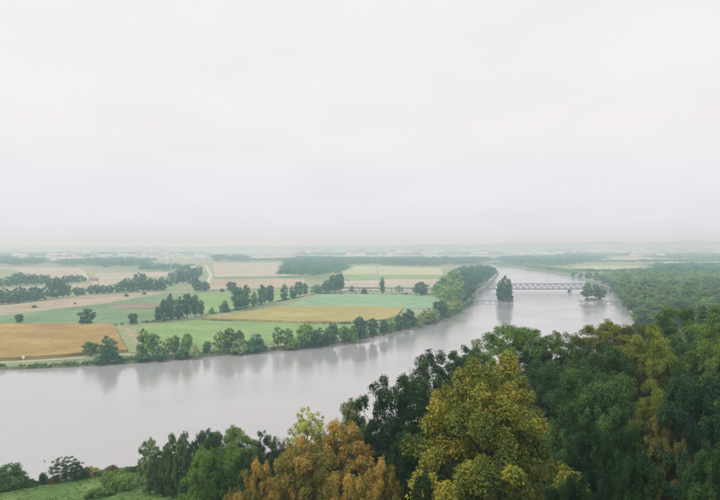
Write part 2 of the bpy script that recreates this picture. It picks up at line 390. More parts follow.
for a, mt, lb_ in [(((0,258.6),(95,258.2),(90,260.5),(0,261)), M_PINK, 'hazy far pinkish strip of farmland by the town'), (((150,266.6),(205,266),(208,267.4),(150,268)), M_PALE, 'hazy pale strip between two dark woods'),
                  (((640,260),(760,259.4),(760,263.6),(660,264)), M_PALE, 'hazy pale strip behind the shore wood'), (((395,256.4),(470,256),(480,258),(400,258.4)), M_PALE, 'hazy far pale strip before the white halls'),
                  (((250,256.2),(420,255.6),(430,257.2),(255,258)), M_PINK, 'hazy far pinkish strip below the horizon')]:
    field('far_field', a, mt, lb_)

def ribbon(name, pts, width, mat, label, z, depth=0.3):
    P = np.array([gp(x, y) for x, y in pts]); P = resample(P, 25)
    t = np.gradient(P, axis=0); t /= np.linalg.norm(t, axis=1)[:, None]
    n = np.stack([-t[:, 1], t[:, 0]], 1) * width / 2
    A, B = P + n, P - n; k = len(P)
    v = [(x, y, z) for x, y in A] + [(x, y, z) for x, y in B] + [(x, y, z - depth) for x, y in A] + [(x, y, z - depth) for x, y in B]
    f = []
    for i in range(k - 1):
        f += [(i, k + i, k + i + 1, i + 1), (i, i + 1, 2*k + i + 1, 2*k + i), (k + i, 3*k + i, 3*k + i + 1, k + i + 1)]
    me = bpy.data.meshes.new(name); me.from_pydata(v, [], f); me.update()
    return tag(link(name, me, mat), label, kind='structure')

ribbon('bank_path', [(-70,366),(0,362.7),(60,359.4),(100,356.2),(130,354.4),(150,354.6),(200,351.8),(250,347.8),(300,343),(352,334)], 3.2, M_TRACK, 'pale gravel path between crops and the river bank', Z0 + 0.12)
ribbon('farm_track', [(-40,318.8),(0,315.9),(40,311.1),(104,303.6),(165,293.1)], 2.6, M_TRACK, 'pale farm track between stubble and green field', Z0 + 0.5, 0.7)
ribbon('country_lane', [(82,270),(86,277),(92,282),(110,286.8),(150,291.4),(200,292)], 6, M_TRACK, 'pale country lane winding past the far farm', Z0 + 0.3, 0.4)
ribbon('country_lane', [(206,266),(211,275),(208,283),(203,290)], 8, M_TRACK, 'pale lane along the edge of the pinkish field', Z0 + 0.35, 0.4)

# ------------------------------------------------------------------ tree meshes
def prof_round(t): return np.sqrt(np.clip(1 - (2 * t - 1) ** 2, 0, 1)) ** 0.8
def prof_egg(t):
    return np.where(t < 0.33, 0.55 + 0.45 * (t / 0.33), np.sqrt(np.clip(1 - ((t - 0.33) / 0.67) ** 2, 0, 1)))
def prof_cone(t): return np.where(t < 0.2, 0.6 + 2 * t, np.clip(1 - (t - 0.2) / 0.8, 0, 1) ** 0.75)
def prof_column(t): return np.clip(np.sin(np.pi * np.clip(t * 0.94 + 0.06, 0, 1)), 0, 1) ** 0.4
def prof_dome(t): return np.sqrt(np.clip(1 - t ** 2, 0, 1))

def tree_arrays(seed, H, R, base, prof, nclump, nleaf, leaf, rc=(0.2, 0.34), flat=0.8, fill=0.42, limbs=14, trunk_r=0.02, upright=0.0, tint_bias=0.0, lobe=1.0, boughs=0, brad=(0.24, 0.38)):
    g = np.random.default_rng(seed)
    ph = g.uniform(0, 6.28, 6)
    cen = []
    def spread(m, f):
        out_ = []
        for i in range(m):
            best, bd = None, -1
            for _ in range(10):
                t = g.uniform(0.02, 0.99); a = g.uniform(0, 2 * math.pi)
                lob = 1 + lobe * (0.15 * math.sin(2 * a + ph[0] + 2 * t) + 0.12 * math.sin(3 * a + ph[1] - 3 * t) + 0.11 * math.sin(5 * a + ph[2] + 5 * t) + 0.11 * math.sin(10 * t + ph[3] + a))
                r = R * float(prof(np.array(t))) * lob * (g.uniform(0, 1) ** f) * 0.86
                c = np.array([r * math.cos(a), r * math.sin(a), base + t * (H - base) * 0.96])
                dmin = min((np.sum((c - q) ** 2) for q in out_), default=1e9)
                if dmin > bd: best, bd = c, dmin
            out_.append(best)
        return np.array(out_)
    if boughs:                                  # crown > boughs > sprays: billows with open, dark gaps between them
        bc = spread(boughs, fill); br = R * g.uniform(brad[0], brad[1], boughs)
        per = max(3, nclump // boughs); cl, rl, tl = [], [], []
        for j in range(boughs):
            o2 = bc[j] - np.array([0, 0, base + 0.3 * (H - base)]); o2 /= np.linalg.norm(o2) + 1e-6
            bt = g.uniform(0, 1)
            for _ in range(per):
                v_ = g.normal(0, 1, 3) + 0.7 * o2 + np.array([0, 0, 0.45]); v_ /= np.linalg.norm(v_)
                cl.append(bc[j] + v_ * br[j] * g.uniform(0.45, 1.0) * np.array([1, 1, 0.8])); rl.append(br[j] * g.uniform(rc[0], rc[1])); tl.append(0.6 * bt + 0.4 * g.uniform(0, 1))
        cen, rad, ctint = np.array(cl), np.array(rl), np.array(tl); nclump = len(cl)
    else:
        cen = spread(nclump, fill)
        rad = R * g.uniform(rc[0], rc[1], nclump) * np.where(cen[:, 2] > base + 0.8 * (H - base), 0.75, 1.0)
        ctint = g.uniform(0, 1, nclump)
    w = rad ** 2; cnt = np.maximum(6, (nleaf * w / w.sum()).astype(int))
    ci = np.repeat(np.arange(nclump), cnt); n = len(ci)
    v = g.normal(0, 1, (n, 3)); v[:, 2] += 0.35; v /= np.linalg.norm(v, axis=1)[:, None]
    k1 = g.uniform(0, 6.28, (nclump, 3))
    lump = 1 + 0.22 * np.sin(4 * v[:, 0] + k1[ci, 0]) * np.sin(4 * v[:, 1] + k1[ci, 1]) + 0.15 * np.sin(7 * v[:, 2] + k1[ci, 2])
    rr = rad[ci] * (0.35 + 0.65 * g.uniform(0, 1, n) ** 0.55) * lump
    pos = cen[ci] + v * rr[:, None] * np.array([1, 1, flat])
    if upright: pos[:, 2] += upright * rad[ci] * np.maximum(v[:, 2], 0) ** 2
    outd = pos - np.array([0, 0, base + 0.35 * (H - base)]); outd /= np.linalg.norm(outd, axis=1)[:, None] + 1e-6
    nrm = v * 0.8 + outd * 0.5 + np.array([0, 0, 0.55]) + g.normal(0, 0.55, (n, 3)); nrm /= np.linalg.norm(nrm, axis=1)[:, None]
    rnd = g.normal(0, 1, (n, 3)); tt = np.cross(nrm, rnd); tt /= np.linalg.norm(tt, axis=1)[:, None] + 1e-9
    bb = np.cross(nrm, tt)
    ln = leaf * g.uniform(0.45, 1.6, n); wd = ln * g.uniform(0.36, 0.5, n)
    V = np.empty((n, 4, 3))
    V[:, 0] = pos - tt * ln[:, None] * 0.55
    V[:, 1] = pos + bb * wd[:, None] - nrm * 0.12 * ln[:, None]
    V[:, 2] = pos + tt * ln[:, None] * 0.55 - nrm * 0.10 * ln[:, None]
    V[:, 3] = pos - bb * wd[:, None] - nrm * 0.12 * ln[:, None]
    Fq = np.arange(n * 4).reshape(n, 4)
    tint = np.clip(0.62 * ctint[ci] + 0.38 * g.uniform(0, 1, n) + tint_bias + 0.12 * np.sin(3 * pos[:, 0] / R + ph[4]), 0, 1)
    # trunk, leader and limbs
    tr = trunk_r * H; top = base + 0.78 * (H - base)
    zz = np.linspace(-0.5, top, 8); bend = g.uniform(-0.03, 0.03, 2) * H
    tp = np.stack([bend[0] * (zz / top) ** 2, bend[1] * (zz / top) ** 2, zz], 1)
    trad = tr * np.clip(1.25 - 1.1 * zz / top, 0.10, 1.25)
    parts = [tube(tp, trad, 8)]
    order = g.permutation(nclump)[:limbs]
    for q in order:
        c = cen[q]; z0 = np.clip(c[2] - (0.45 + 0.3 * g.uniform()) * math.hypot(c[0], c[1]) - 0.08 * H, base * 0.55 + 0.04 * H, top * 0.92)
        s = np.array([np.interp(z0, zz, tp[:, 0]), np.interp(z0, zz, tp[:, 1]), z0])
        u = np.linspace(0, 1, 5)[:, None]
        mid = (s + c) / 2 + np.array([0, 0, -0.04 * H]) * 0.6 + g.normal(0, 0.015 * H, 3)
        path = (1 - u) ** 2 * s + 2 * u * (1 - u) * mid + u ** 2 * c
        r0 = tr * 0.48 * (1 - 0.6 * z0 / H)
        parts.append(tube(path, np.linspace(r0, r0 * 0.22, 5), 5))
    TV, TF = join(parts)
    return V.reshape(-1, 3), Fq, tint, TV, TF

SPECIES = {}
def species(key, *a, bark=None, leafmat=None, single=False, **kw):
    V, Fq, tint, TV, TF = tree_arrays(*a, **kw)
    size = (a[1], a[2])                       # nominal height and crown radius
    if single:
        nv_ = len(V)
        me = np_mesh(key, np.concatenate([V, TV]), np.concatenate([Fq, TF + nv_]), np.concatenate([tint, np.full(len(TF), .5)]),
                     mat_index=np.concatenate([np.zeros(len(Fq), int), np.ones(len(TF), int)]))
        me.materials.append(leafmat or M_LEAF); me.materials.append(bark or M_BARK)
        SPECIES[key] = (size, me, None)
    else:
        cm = np_mesh(key + '_crown', V, Fq, tint); cm.materials.append(leafmat or M_LEAF)
        tm = np_mesh(key + '_trunk', TV, TF, smooth=True); tm.materials.append(bark or M_BARK)
        SPECIES[key] = (size, cm, tm)

# close-range trees (leaf by leaf)
species('yellow', 11, 20, 8.2, 1.5, prof_egg, 620, 150000, 0.155, rc=(0.40, 0.66), flat=0.8, fill=0.36, limbs=80, leafmat=M_YELLOW, upright=0.4, lobe=1.0, boughs=150, brad=(0.11, 0.22))
species('orange', 12, 16, 6.5, 1.5, prof_round, 480, 90000, 0.16, rc=(0.40, 0.66), flat=0.8, fill=0.36, limbs=50, leafmat=M_ORANGE, upright=0.3, lobe=0.9, boughs=110, brad=(0.13, 0.25))
species('maple_a', 13, 18, 7.0, 1.5, prof_egg, 480, 86000, 0.19, rc=(0.42, 0.68), flat=0.88, fill=0.42, limbs=50, lobe=1.0, boughs=105, brad=(0.15, 0.27))
species('maple_b', 14, 18, 7.5, 1.2, prof_round, 500, 90000, 0.19, rc=(0.42, 0.68), flat=0.88, fill=0.42, limbs=50, lobe=1.0, boughs=110, brad=(0.15, 0.27))
species('oak_a', 15, 18, 7.5, 1.2, prof_round, 500, 84000, 0.18, rc=(0.38, 0.62), flat=0.9, fill=0.42, limbs=50, lobe=1.1, boughs=110, brad=(0.14, 0.26))
species('oak_b', 16, 17, 7.0, 1.2, prof_egg, 480, 80000, 0.185, rc=(0.40, 0.66), flat=0.88, fill=0.42, limbs=50, lobe=1.1, boughs=105, brad=(0.15, 0.27))
species('pale', 17, 18, 4.2, 3.0, prof_column, 190, 30000, 0.18, rc=(0.10, 0.20), flat=0.8, fill=0.5, limbs=90, trunk_r=0.016, bark=M_PALEBARK)
species('open', 18, 14, 6.5, 2.5, prof_round, 70, 16000, 0.24, rc=(0.11, 0.20), flat=0.75, fill=0.35, limbs=34)
species('bush_a', 19, 6, 4.0, 0.2, prof_dome, 70, 11000, 0.24, rc=(0.16, 0.28), flat=0.85, fill=0.35, limbs=16, trunk_r=0.012)
species('bush_b', 20, 6, 3.6, 0.2, prof_round, 60, 9000, 0.22, rc=(0.16, 0.28), flat=0.9, fill=0.35, limbs=16, trunk_r=0.012, upright=0.5)
species('slim', 21, 16, 3.6, 2.0, prof_column, 70, 12000, 0.28, rc=(0.2, 0.36), flat=1.0, fill=0.4, limbs=18, upright=0.4)
# trees across the river
for i, (pr, hh, R) in enumerate([(prof_round, 14, 5.6), (prof_egg, 14, 5.2), (prof_round, 14, 6.2), (prof_egg, 14, 5.8), (prof_cone, 14, 5.0), (prof_column, 14, 5.4), (prof_egg, 14, 6.4), (prof_round, 14, 5.0)]):
    species('mid_%d' % i, 30 + i, hh, R, 1.8 if i % 2 else 2.6, pr, 40, 6500, 0.55, rc=(0.22, 0.38), flat=0.75, fill=0.32, limbs=12, trunk_r=0.025)
species('mid_open', 36, 14, 5.6, 2.6, prof_egg, 30, 2200, 0.6, rc=(0.16, 0.28), flat=0.8, fill=0.45, limbs=16, trunk_r=0.025)
species('mid_slim', 37, 16, 3.4, 1.2, prof_column, 34, 2800, 0.6, rc=(0.25, 0.42), flat=1.0, limbs=10, trunk_r=0.02)
species('poplar', 38, 18, 2.2, 0.8, prof_column, 40, 2600, 0.6, rc=(0.35, 0.5), flat=1.3, limbs=8, trunk_r=0.018)
species('mid_bush', 39, 5, 4.0, 0.1, prof_dome, 26, 1700, 0.55, rc=(0.24, 0.4), flat=0.9, limbs=6, trunk_r=0.012)
# far trees: crown and trunk in one mesh
for i, (pr, R) in enumerate([(prof_round, 6.2), (prof_egg, 5.6), (prof_egg, 6.8), (prof_round, 5.4)]):
    species('far_%d' % i, 50 + i, 15, R, 1.2, pr, 26, 2200, 0.85, rc=(0.24, 0.40), flat=0.75, fill=0.3, limbs=5, trunk_r=0.025, single=True)

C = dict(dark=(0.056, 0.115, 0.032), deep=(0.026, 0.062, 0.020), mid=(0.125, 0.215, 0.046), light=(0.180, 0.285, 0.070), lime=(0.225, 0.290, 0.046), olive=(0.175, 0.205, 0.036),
         bluish=(0.078, 0.155, 0.046), willow=(0.21, 0.275, 0.120), rust=(0.160, 0.130, 0.045), pale=(0.44, 0.50, 0.14), yellowish=(0.34, 0.32, 0.10), teal=(0.062, 0.145, 0.068))
RNG = np.random.default_rng(77)
def tree(name, key, x, y, z, height, width, col, label, cat='tree', group=None, rot=None):
    (h0, r0), cm, tm = SPECIES[key]
    sz = height / h0; sx = width / (2 * r0)
    rot = RNG.uniform(0, 6.28) if rot is None else rot
    c = np.array(C[col] if isinstance(col, str) else col) * RNG.uniform(0.88, 1.12) * RNG.uniform(0.95, 1.05, 3)
    if tm is None:
        o = link(name, cm); root = o
    else:
        root = link(name, None); root.empty_display_size = 1
        o = link('crown', cm, parent=root); link('trunk', tm, parent=root)
    o.color = (*c, 1)
    root.location = (x, y, z); root.rotation_euler = (0, 0, rot); root.scale = (sx, sx, sz)
    tag(root, label, cat, group)
    return root

# ------------------------------------------------------------------ woods that read as one mass (stuff)
def wood(name, pts, spacing, hgt, col, label, seed, leaf=3.2, nq=90, cap=900):
    """a far wood: many small crowns in one mesh, scattered over the ground polygon seen at pts"""
    g = np.random.default_rng(seed); P = np.array([gp(x, y) for x, y in pts])
    lo, hi = P.min(0), P.max(0)
    def inside(q):
        c = np.zeros(len(q), bool)
        for i in range(len(P)):
            a, b = P[i], P[i - 1]
            with np.errstate(divide='ignore', invalid='ignore'):
                c ^= ((a[1] > q[:, 1]) != (b[1] > q[:, 1])) & (q[:, 0] < (b[0] - a[0]) * (q[:, 1] - a[1]) / (b[1] - a[1] + 1e-12) + a[0])
        return c
    nx = np.arange(lo[0], hi[0] + spacing, spacing); ny = np.arange(lo[1], hi[1] + spacing, spacing)
    q = np.stack(np.meshgrid(nx, ny), -1).reshape(-1, 2); q = q + g.uniform(-.45, .45, q.shape) * spacing
    q = q[inside(q)]
    if len(q) > cap: q = q[np.sort(g.permutation(len(q))[:cap])]
    n = len(q)
    if not n: return None
    hh = hgt * g.uniform(0.7, 1.25, n); rw = spacing * g.uniform(0.5, 0.85, n)
    ti = np.repeat(np.arange(n), nq); m_ = len(ti)
    # several lobes per crown
    lob = g.normal(0, 1, (n, 5, 3)) * np.array([.42, .42, .22]); li = g.integers(0, 5, m_)
    v = g.normal(0, 1, (m_, 3)); v[:, 2] = np.abs(v[:, 2]) * 1.0 - 0.35; v /= np.linalg.norm(v, axis=1)[:, None]
    rel = lob[ti, li] + v * 0.55 * g.uniform(0.75, 1.05, m_)[:, None]
    pos = np.empty((m_, 3))
    pos[:, 0] = q[ti, 0] + rel[:, 0] * rw[ti]; pos[:, 1] = q[ti, 1] + rel[:, 1] * rw[ti]
    pos[:, 2] = Z0 + hh[ti] * np.clip(0.58 + 0.5 * rel[:, 2], 0.03, 1.1)
    nrm = v + g.normal(0, .35, (m_, 3)); nrm /= np.linalg.norm(nrm, axis=1)[:, None]
    tt = np.cross(nrm, g.normal(0, 1, (m_, 3))); tt /= np.linalg.norm(tt, axis=1)[:, None]; bb = np.cross(nrm, tt)
    s = (leaf * g.uniform(.6, 1.2, m_))[:, None]
    V = np.stack([pos - tt * s * .6, pos + bb * s * .45, pos + tt * s * .6, pos - bb * s * .45], 1).reshape(-1, 3)
    tint = np.clip(0.6 * g.uniform(0, 1, n)[ti] + 0.4 * g.uniform(0, 1, m_), 0, 1)
    o = link(name, np_mesh(name, V, np.arange(m_ * 4).reshape(-1, 4), tint), M_LEAF)
    o.color = (*[1.35 * c_ for c_ in C[col]], 1)  # far crowns lightened: paler leaves make up for some of the haze
    return tag(o, label, kind='stuff')

wood('far_wood', [(282,277.4),(300,278),(330,277),(345,271),(344,264),(330,260),(300,259),(286,264)], 24, 17, 'teal', 'dark blue-green wood jutting into the pinkish fields', 1)
wood('far_wood', [(300,262),(345,265.2),(375,264.8),(400,265.4),(440,265.8),(470,264.5),(486,262),(490,259.6),(420,260),(330,259.5),(300,260)], 34, 15, 'teal', 'long blue-green wood band behind the pale fields', 2, leaf=5.5, cap=1400)
wood('far_wood', [(383,266.2),(400,267),(440,267.2),(436,264),(390,262.5)], 26, 17, 'teal', 'dark wood edge behind the pale yellow green field', 3)
wood('far_wood', [(100,267.8),(150,267.8),(152,262),(120,260.5),(98,262)], 34, 18, 'teal', 'dark blue wood above the orange pinkish field', 4, leaf=4.5)
wood('far_wood', [(140,271.6),(186,271.4),(190,268.4),(146,268.6)], 26, 15, 'teal', 'low hazy wood behind the orange pinkish field', 5)
wood('far_wood', [(0,265.5),(12,267.8),(42,265),(44,262),(0,260)], 36, 18, 'teal', 'hazy wood at the edge of the far pinkish field', 6, leaf=4.5)
wood('far_wood', [(56,267.4),(100,266),(100,261),(58,263)], 34, 16, 'teal', 'hazy wood between far field and dark blue wood', 7, leaf=4.5)
wood('far_wood', [(215,262.4),(226,262.6),(226,259),(215,259)], 30, 24, 'teal', 'small square hazy grove before the town', 8, leaf=4.5)
wood('far_wood', [(230,262.4),(246,262.2),(246,259),(230,259)], 30, 22, 'teal', 'second small hazy grove before the town', 9, leaf=4.5)
wood('far_wood', [(498,261.5),(520,264.6),(560,266.4),(580,264),(600,260),(604,258),(560,257),(500,258.5)], 40, 13, 'teal', 'hazy wood behind the far river bend', 10, leaf=5.5, cap=1300)
wood('far_wood', [(486,265),(512,266),(548,271),(580,275.6),(586,274.2),(550,269.4),(510,264.4)], 17, 9, 'mid', 'low riverside trees on the outer bank of the bend', 11, leaf=2.4, cap=700)
wood('far_wood', [(604,284),(640,283),(720,281),(735,273),(690,270.5),(655,271.5),(640,277.5),(612,279.5)], 22, 17, 'teal', 'blue-green wood behind the shore trees', 12, cap=1300)
wood('far_wood', [(655,267.4),(740,267.2),(740,265.4),(660,265.6)], 34, 11, 'teal', 'hazy wood strip behind the white hall', 13, leaf=4.5)
wood('far_wood', [(560,256.4),(740,256.2),(740,255),(560,255.2)], 70, 14, 'teal', 'faint wood strip under the horizon buildings', 14, leaf=10, nq=60, cap=700)
wood('far_wood', [(300,255.0),(500,254.6),(500,253.6),(300,253.8)], 70, 12, 'teal', 'faint wood strip below the long white halls', 15, leaf=10, nq=60, cap=800)
wood('far_wood', [(-20,258.2),(120,257.6),(200,256.4),(200,254),(-20,255)], 80, 18, 'teal', 'faint wood strip among the far town houses', 16, leaf=9, nq=60, cap=500)
wood('far_wood', [(245,262.2),(285,261.6),(285,260.2),(245,260.6)], 40, 12, 'teal', 'thin hazy hedge line above the pinkish field', 17, leaf=4)
wood('far_wood', [(598,262.8),(660,262.6),(740,262),(740,261.2),(660,261.8),(598,262.2)], 30, 10, 'teal', 'thin hazy hedge between two pale strips behind the shore wood', 19, leaf=4)
wood('far_wood', [(572,272.4),(600,273.6),(640,272.2),(640,271.2),(600,272.6),(575,271.4)], 16, 9, 'teal', 'hazy hedge along the pale field beyond the wooded shore', 20, leaf=2.6)
wood('far_wood', [(690,259.6),(750,259.4),(750,257.6),(640,257.8)], 44, 12, 'teal', 'hazy wood patch right of the far pinkish field', 40, leaf=5)
wood('far_wood', [(648,292),(730,291),(730,279),(660,279.6),(600,281),(606,284)], 19, 17, 'mid', 'middle of the shore wood behind its front trees', 18, leaf=2.6, nq=110, cap=1300)

# scrub lining the far bank, hedge at the ditch, scrub under the viaduct: uncountable low growth
def scrub(name, pts, halfwidth, hgt, n, col, label, seed, leaf=0.7, ground=None, nq=26):
    g = np.random.default_rng(seed); P = resample(np.asarray(pts, float), 4)
    seg = np.linalg.norm(np.diff(P, axis=0), axis=1); cum = np.concatenate([[0], np.cumsum(seg)])
    s = g.uniform(0, cum[-1], n)
    # clumped spacing
    s = np.clip(s + 9 * np.sin(s * 0.11 + seed), 0, cum[-1])
    q = np.stack([np.interp(s, cum, P[:, 0]), np.interp(s, cum, P[:, 1])], 1) + g.normal(0, halfwidth * .5, (n, 2))
    hh = hgt * g.uniform(0.35, 1.3, n) * (0.75 + 0.45 * np.sin(s * 0.045 + seed * 2)); rw = hh * g.uniform(0.6, 1.0, n)
    z0 = np.full(n, Z0 - 0.4) if ground is None else ground(q[:, 0], q[:, 1]) - 0.2
    ti = np.repeat(np.arange(n), nq); m_ = len(ti)
    v = g.normal(0, 1, (m_, 3)); v[:, 2] = np.abs(v[:, 2]); v /= np.linalg.norm(v, axis=1)[:, None]
    r = g.uniform(.6, 1.05, m_)
    pos = np.stack([q[ti, 0] + v[:, 0] * rw[ti] * r, q[ti, 1] + v[:, 1] * rw[ti] * r, z0[ti] + v[:, 2] * hh[ti] * r], 1)
    nrm = v + g.normal(0, .4, (m_, 3)); nrm /= np.linalg.norm(nrm, axis=1)[:, None]
    tt = np.cross(nrm, g.normal(0, 1, (m_, 3))); tt /= np.linalg.norm(tt, axis=1)[:, None]; bb = np.cross(nrm, tt)
    sz = (leaf * g.uniform(.6, 1.3, m_))[:, None]
    V = np.stack([pos - tt * sz * .6, pos + bb * sz * .45, pos + tt * sz * .6, pos - bb * sz * .45], 1).reshape(-1, 3)
    tint = np.clip(.6 * g.uniform(0, 1, n)[ti] + .4 * g.uniform(0, 1, m_), 0, 1)
    o = link(name, np_mesh(name, V, np.arange(m_ * 4).reshape(-1, 4), tint), M_LEAF); o.color = (*C[col], 1)
    return tag(o, label, kind='stuff')

far_bank = LEFT_BANK[9:23] + np.array([-0.6, 1.2])
scrub('riverside_scrub', far_bank, 2.2, 3.6, 1300, 'mid', 'low scrub lining the far river bank', 21)
scrub('bank_thicket', LEFT_BANK[10:21] + np.array([-1.5, 2.5]), 2.6, 5.2, 520, 'mid', 'leafy thicket joining the trees of the far bank', 29)
scrub('riverside_scrub', LEFT_BANK[22:24] + np.array([-0.6, 1.6]), 1.6, 2.4, 260, 'dark', 'dark low scrub below the corn field', 22)
a_ = np.linspace(0, 6.283, 14)
scrub('islet_scrub', np.stack([gp(593,300.2,0.)[0] + 8.5 * np.cos(a_), gp(593,300.2,0.)[1] + 5 * np.sin(a_)], 1), 1.2, 3.2, 70, 'mid', 'low scrub around the islet by the shore', 30)
scrub('riverside_scrub', NEAR_BANK[11:16] + np.array([3, 0]), 2.5, 4, 420, 'dark', 'dark low scrub lining the wooded shore', 23)
scrub('ditch_hedge', [gp(60,325.6), gp(110,325.6), gp(155,322), gp(200,316), gp(236,310), gp(300,297.2), gp(318,293.8)], 1.6, 2.2, 700, 'dark', 'dark low hedge along the straight ditch', 24)
scrub('viaduct_scrub', [gp(303,294), gp(360,294), gp(440,294.6)], 3.0, 3.4, 170, 'dark', 'low scrub at the foot of the viaduct', 25)
scrub('field_edge_hedge', [gp(203,320.4), gp(240,321.8), gp(300,323.8), gp(360,324)], 0.6, 1.2, 400, 'dark', 'thin dark weedy edge below the yellow field', 26)
scrub('meadow_scrub', [(-125,188), (-104,201), (-78,211), (-45,224)], 2.2, 2.0, 260, 'mid', 'low weedy growth along the near river bank', 27, leaf=0.4, ground=hill, nq=60)

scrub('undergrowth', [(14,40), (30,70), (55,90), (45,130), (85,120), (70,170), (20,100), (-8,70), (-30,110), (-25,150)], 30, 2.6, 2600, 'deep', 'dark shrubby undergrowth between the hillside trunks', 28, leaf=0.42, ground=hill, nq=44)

# meadow grass tussocks
g = np.random.default_rng(5); n = 5200
q = np.stack([g.uniform(-135, -30, n), g.uniform(120, 222, n)], 1)
d = signed_dist(NEAR_BANK, q[:, 0], q[:, 1])
q = q[(d > 3) & (q[:, 0] < -33 - 0.26 * (q[:, 1] - 150))]; n = len(q)
z = hill(q[:, 0], q[:, 1]); hh = 0.15 + 0.35 * g.uniform(0, 1, n) ** 3
ti = np.repeat(np.arange(n), 9); m_ = len(ti); a = g.uniform(0, 6.28, m_); lean = g.uniform(0.1, 0.6, m_)
b0 = np.stack([q[ti, 0] + g.normal(0, .35, m_), q[ti, 1] + g.normal(0, .35, m_), z[ti] - 0.05], 1)
tipv = b0 + np.stack([np.cos(a) * lean, np.sin(a) * lean, np.ones(m_)], 1) * (hh[ti] * g.uniform(.7, 1.3, m_))[:, None]
side = np.stack([-np.sin(a), np.cos(a), np.zeros(m_)], 1) * 0.11
V = np.stack([b0 - side, b0 + side, tipv + side * .3, tipv - side * .3], 1).reshape(-1, 3)
o = link('meadow_grass', np_mesh('meadow_grass', V, np.arange(m_ * 4).reshape(-1, 4), np.clip(.5 * g.uniform(0, 1, n)[ti] + .5 * g.uniform(0, 1, m_), 0, 1)), M_LEAF)
o.color = (0.13, 0.22, 0.06, 1); tag(o, 'rough green grass of the river meadow', kind='stuff')

# ------------------------------------------------------------------ trees across the river, one by one: base column and row, height and width in picture units
MIDS = 0
def plain_tree(px, py, hp, wp, key, col, label, name='tree', cat='tree', group=None):
    global MIDS
    if key in ('mid_1', 'mid_2', 'mid_3'):
        MIDS += 1; key = ('mid_%d' % [1, 5, 2, 6, 3, 7, 4][MIDS % 7])
    if isinstance(col, str): col = tuple(1.3 * c_ for c_ in C[col])  # lighter leaves across the river, part of the haze put into their colour
    hp *= RNG.uniform(0.92, 1.04)
    x, y = gp(px, py); s = y / FPX; wp = wp * (1.0 if key.startswith('mid') else 1.0)
    return tree(name, key, x, y, Z0 - 0.1, hp * s, wp * s, col, label, cat, group)

BANK = [
 (90,356.5,15,15,'mid_0','mid','small round tree with bare trunk between corn field and path'),
 (108,361.5,25,19,'mid_2','teal','dark bushy tree at the water below the corn field corner'),
 (100,362.5,7,14,'mid_bush','teal','dark bush at the foot of the tree below the corn corner'),
 (117,361.5,8,13,'mid_bush','teal','dark bush right of the tree below the corn corner'),
 (143,356,30,13,'mid_slim','light','tall slim light green tree at the end of the grass strip'),
 (153,357,26,14,'mid_1','mid','bushy tree beside the tall slim light green one'),
 (160,359,12,15,'mid_bush','teal','rounded bush at the water below two bank trees'),
 (143,359.5,7,16,'mid_bush','teal','low dark bush below the tall slim light green tree'),
 (168,356,21,11,'mid_open','mid','slender open tree of a pair at the bank of the green field'),
 (175,356,22,10,'mid_1','mid','taller open tree of a pair at the bank of the green field'),
 (182,357,8,14,'mid_bush','teal','dark bush between two open bank trees'),
 (187,355.5,23,14,'mid_1','mid','bushy upright tree right of the open pair'),
 (195,357,12,11,'mid_bush','willow','grey-green willow bush beside the bushy upright tree'),
 (207,353.5,13,9,'mid_0','teal','small dark ball-shaped tree standing alone at the bank'),
 (220,352,23,14,'mid_open','mid','two-stemmed tree with gaps under its crown at the bank'),
 (229,351.5,23,15,'mid_2','mid','broad tree leaning against the two-stemmed bank tree'),
 (239,350,21,13,'mid_1','mid','upright tree behind the pale willow bush'),
 (239,352.5,14,18,'mid_bush','willow','pale rounded willow bush at the water'),
 (257,351,17,20,'mid_bush','teal','wide dark conical bush standing alone at the bank'),
 (278,348,22,13,'mid_open','mid','fan-shaped tree with light gaps at the bank'),
 (288,347.5,21,13,'mid_2','mid','broad half of the fan-shaped pair of bank trees'),
 (292,348,10,14,'mid_bush','mid','bush right of the fan-shaped trees'),
 (305,346.5,23,17,'mid_0','mid','large round tree standing above a pale gap in the bank'),
 (318,345,17,15,'mid_2','teal','dense tree right of the round tree above the gap'),
 (327,344,15,12,'mid_bush','teal','dark dense bush in the continuous bank row'),
 (333,343.5,21,13,'mid_1','teal','dark upright tree in the continuous bank row'),
 (345,341.5,17,12,'mid_3','mid','medium tree in the row left of the tallest dark one'),
 (353,341,14,12,'mid_bush','mid','green bush at the foot of the tallest dark bank tree'),
 (360,340,24,16,'mid_2','teal','tallest dark broad tree of the continuous bank row'),
 (373,338,19,12,'mid_1','teal','dark tree right of the tallest in the bank row'),
 (384,335,17,12,'mid_3','teal','dark tree near the end of the yellow field'),
 (391,333,15,8,'mid_slim','light','slim light green tree by the end of the yellow field'),
 (400,331,16,11,'mid_0','teal','dark rounded tree below the field corner'),
 (409,328,21,14,'mid_2','teal','prominent round tree where the bank row meets the bluish field'),
 (419,326,11,13,'mid_bush','willow','silvery willow bush overhanging the water'),
 (428,323,15,14,'mid_3','light','light green willow in the bank row by the bluish field'),
 (435,321.5,12,12,'mid_bush','willow','second silvery willow bush at the water'),
 (440,319.5,19,14,'mid_1','teal','dark leafy tree near the tip of the bluish field'),
 (447,317,14,12,'mid_2','mid','green tree between dark tree and yellowish tree'),
 (451,314,14,11,'mid_3','yellowish','yellowish tree at the tip of the bluish field'),
 (456,312,13,10,'mid_0','light','light green tree at the bend just past the yellowish tree'),
]
for a in BANK:
    bush = 'bush' in a[4]
    plain_tree(*a, name='riverside_bush' if bush else 'riverside_tree', cat='bush' if bush else 'tree', group='trees and bushes along the far bank')

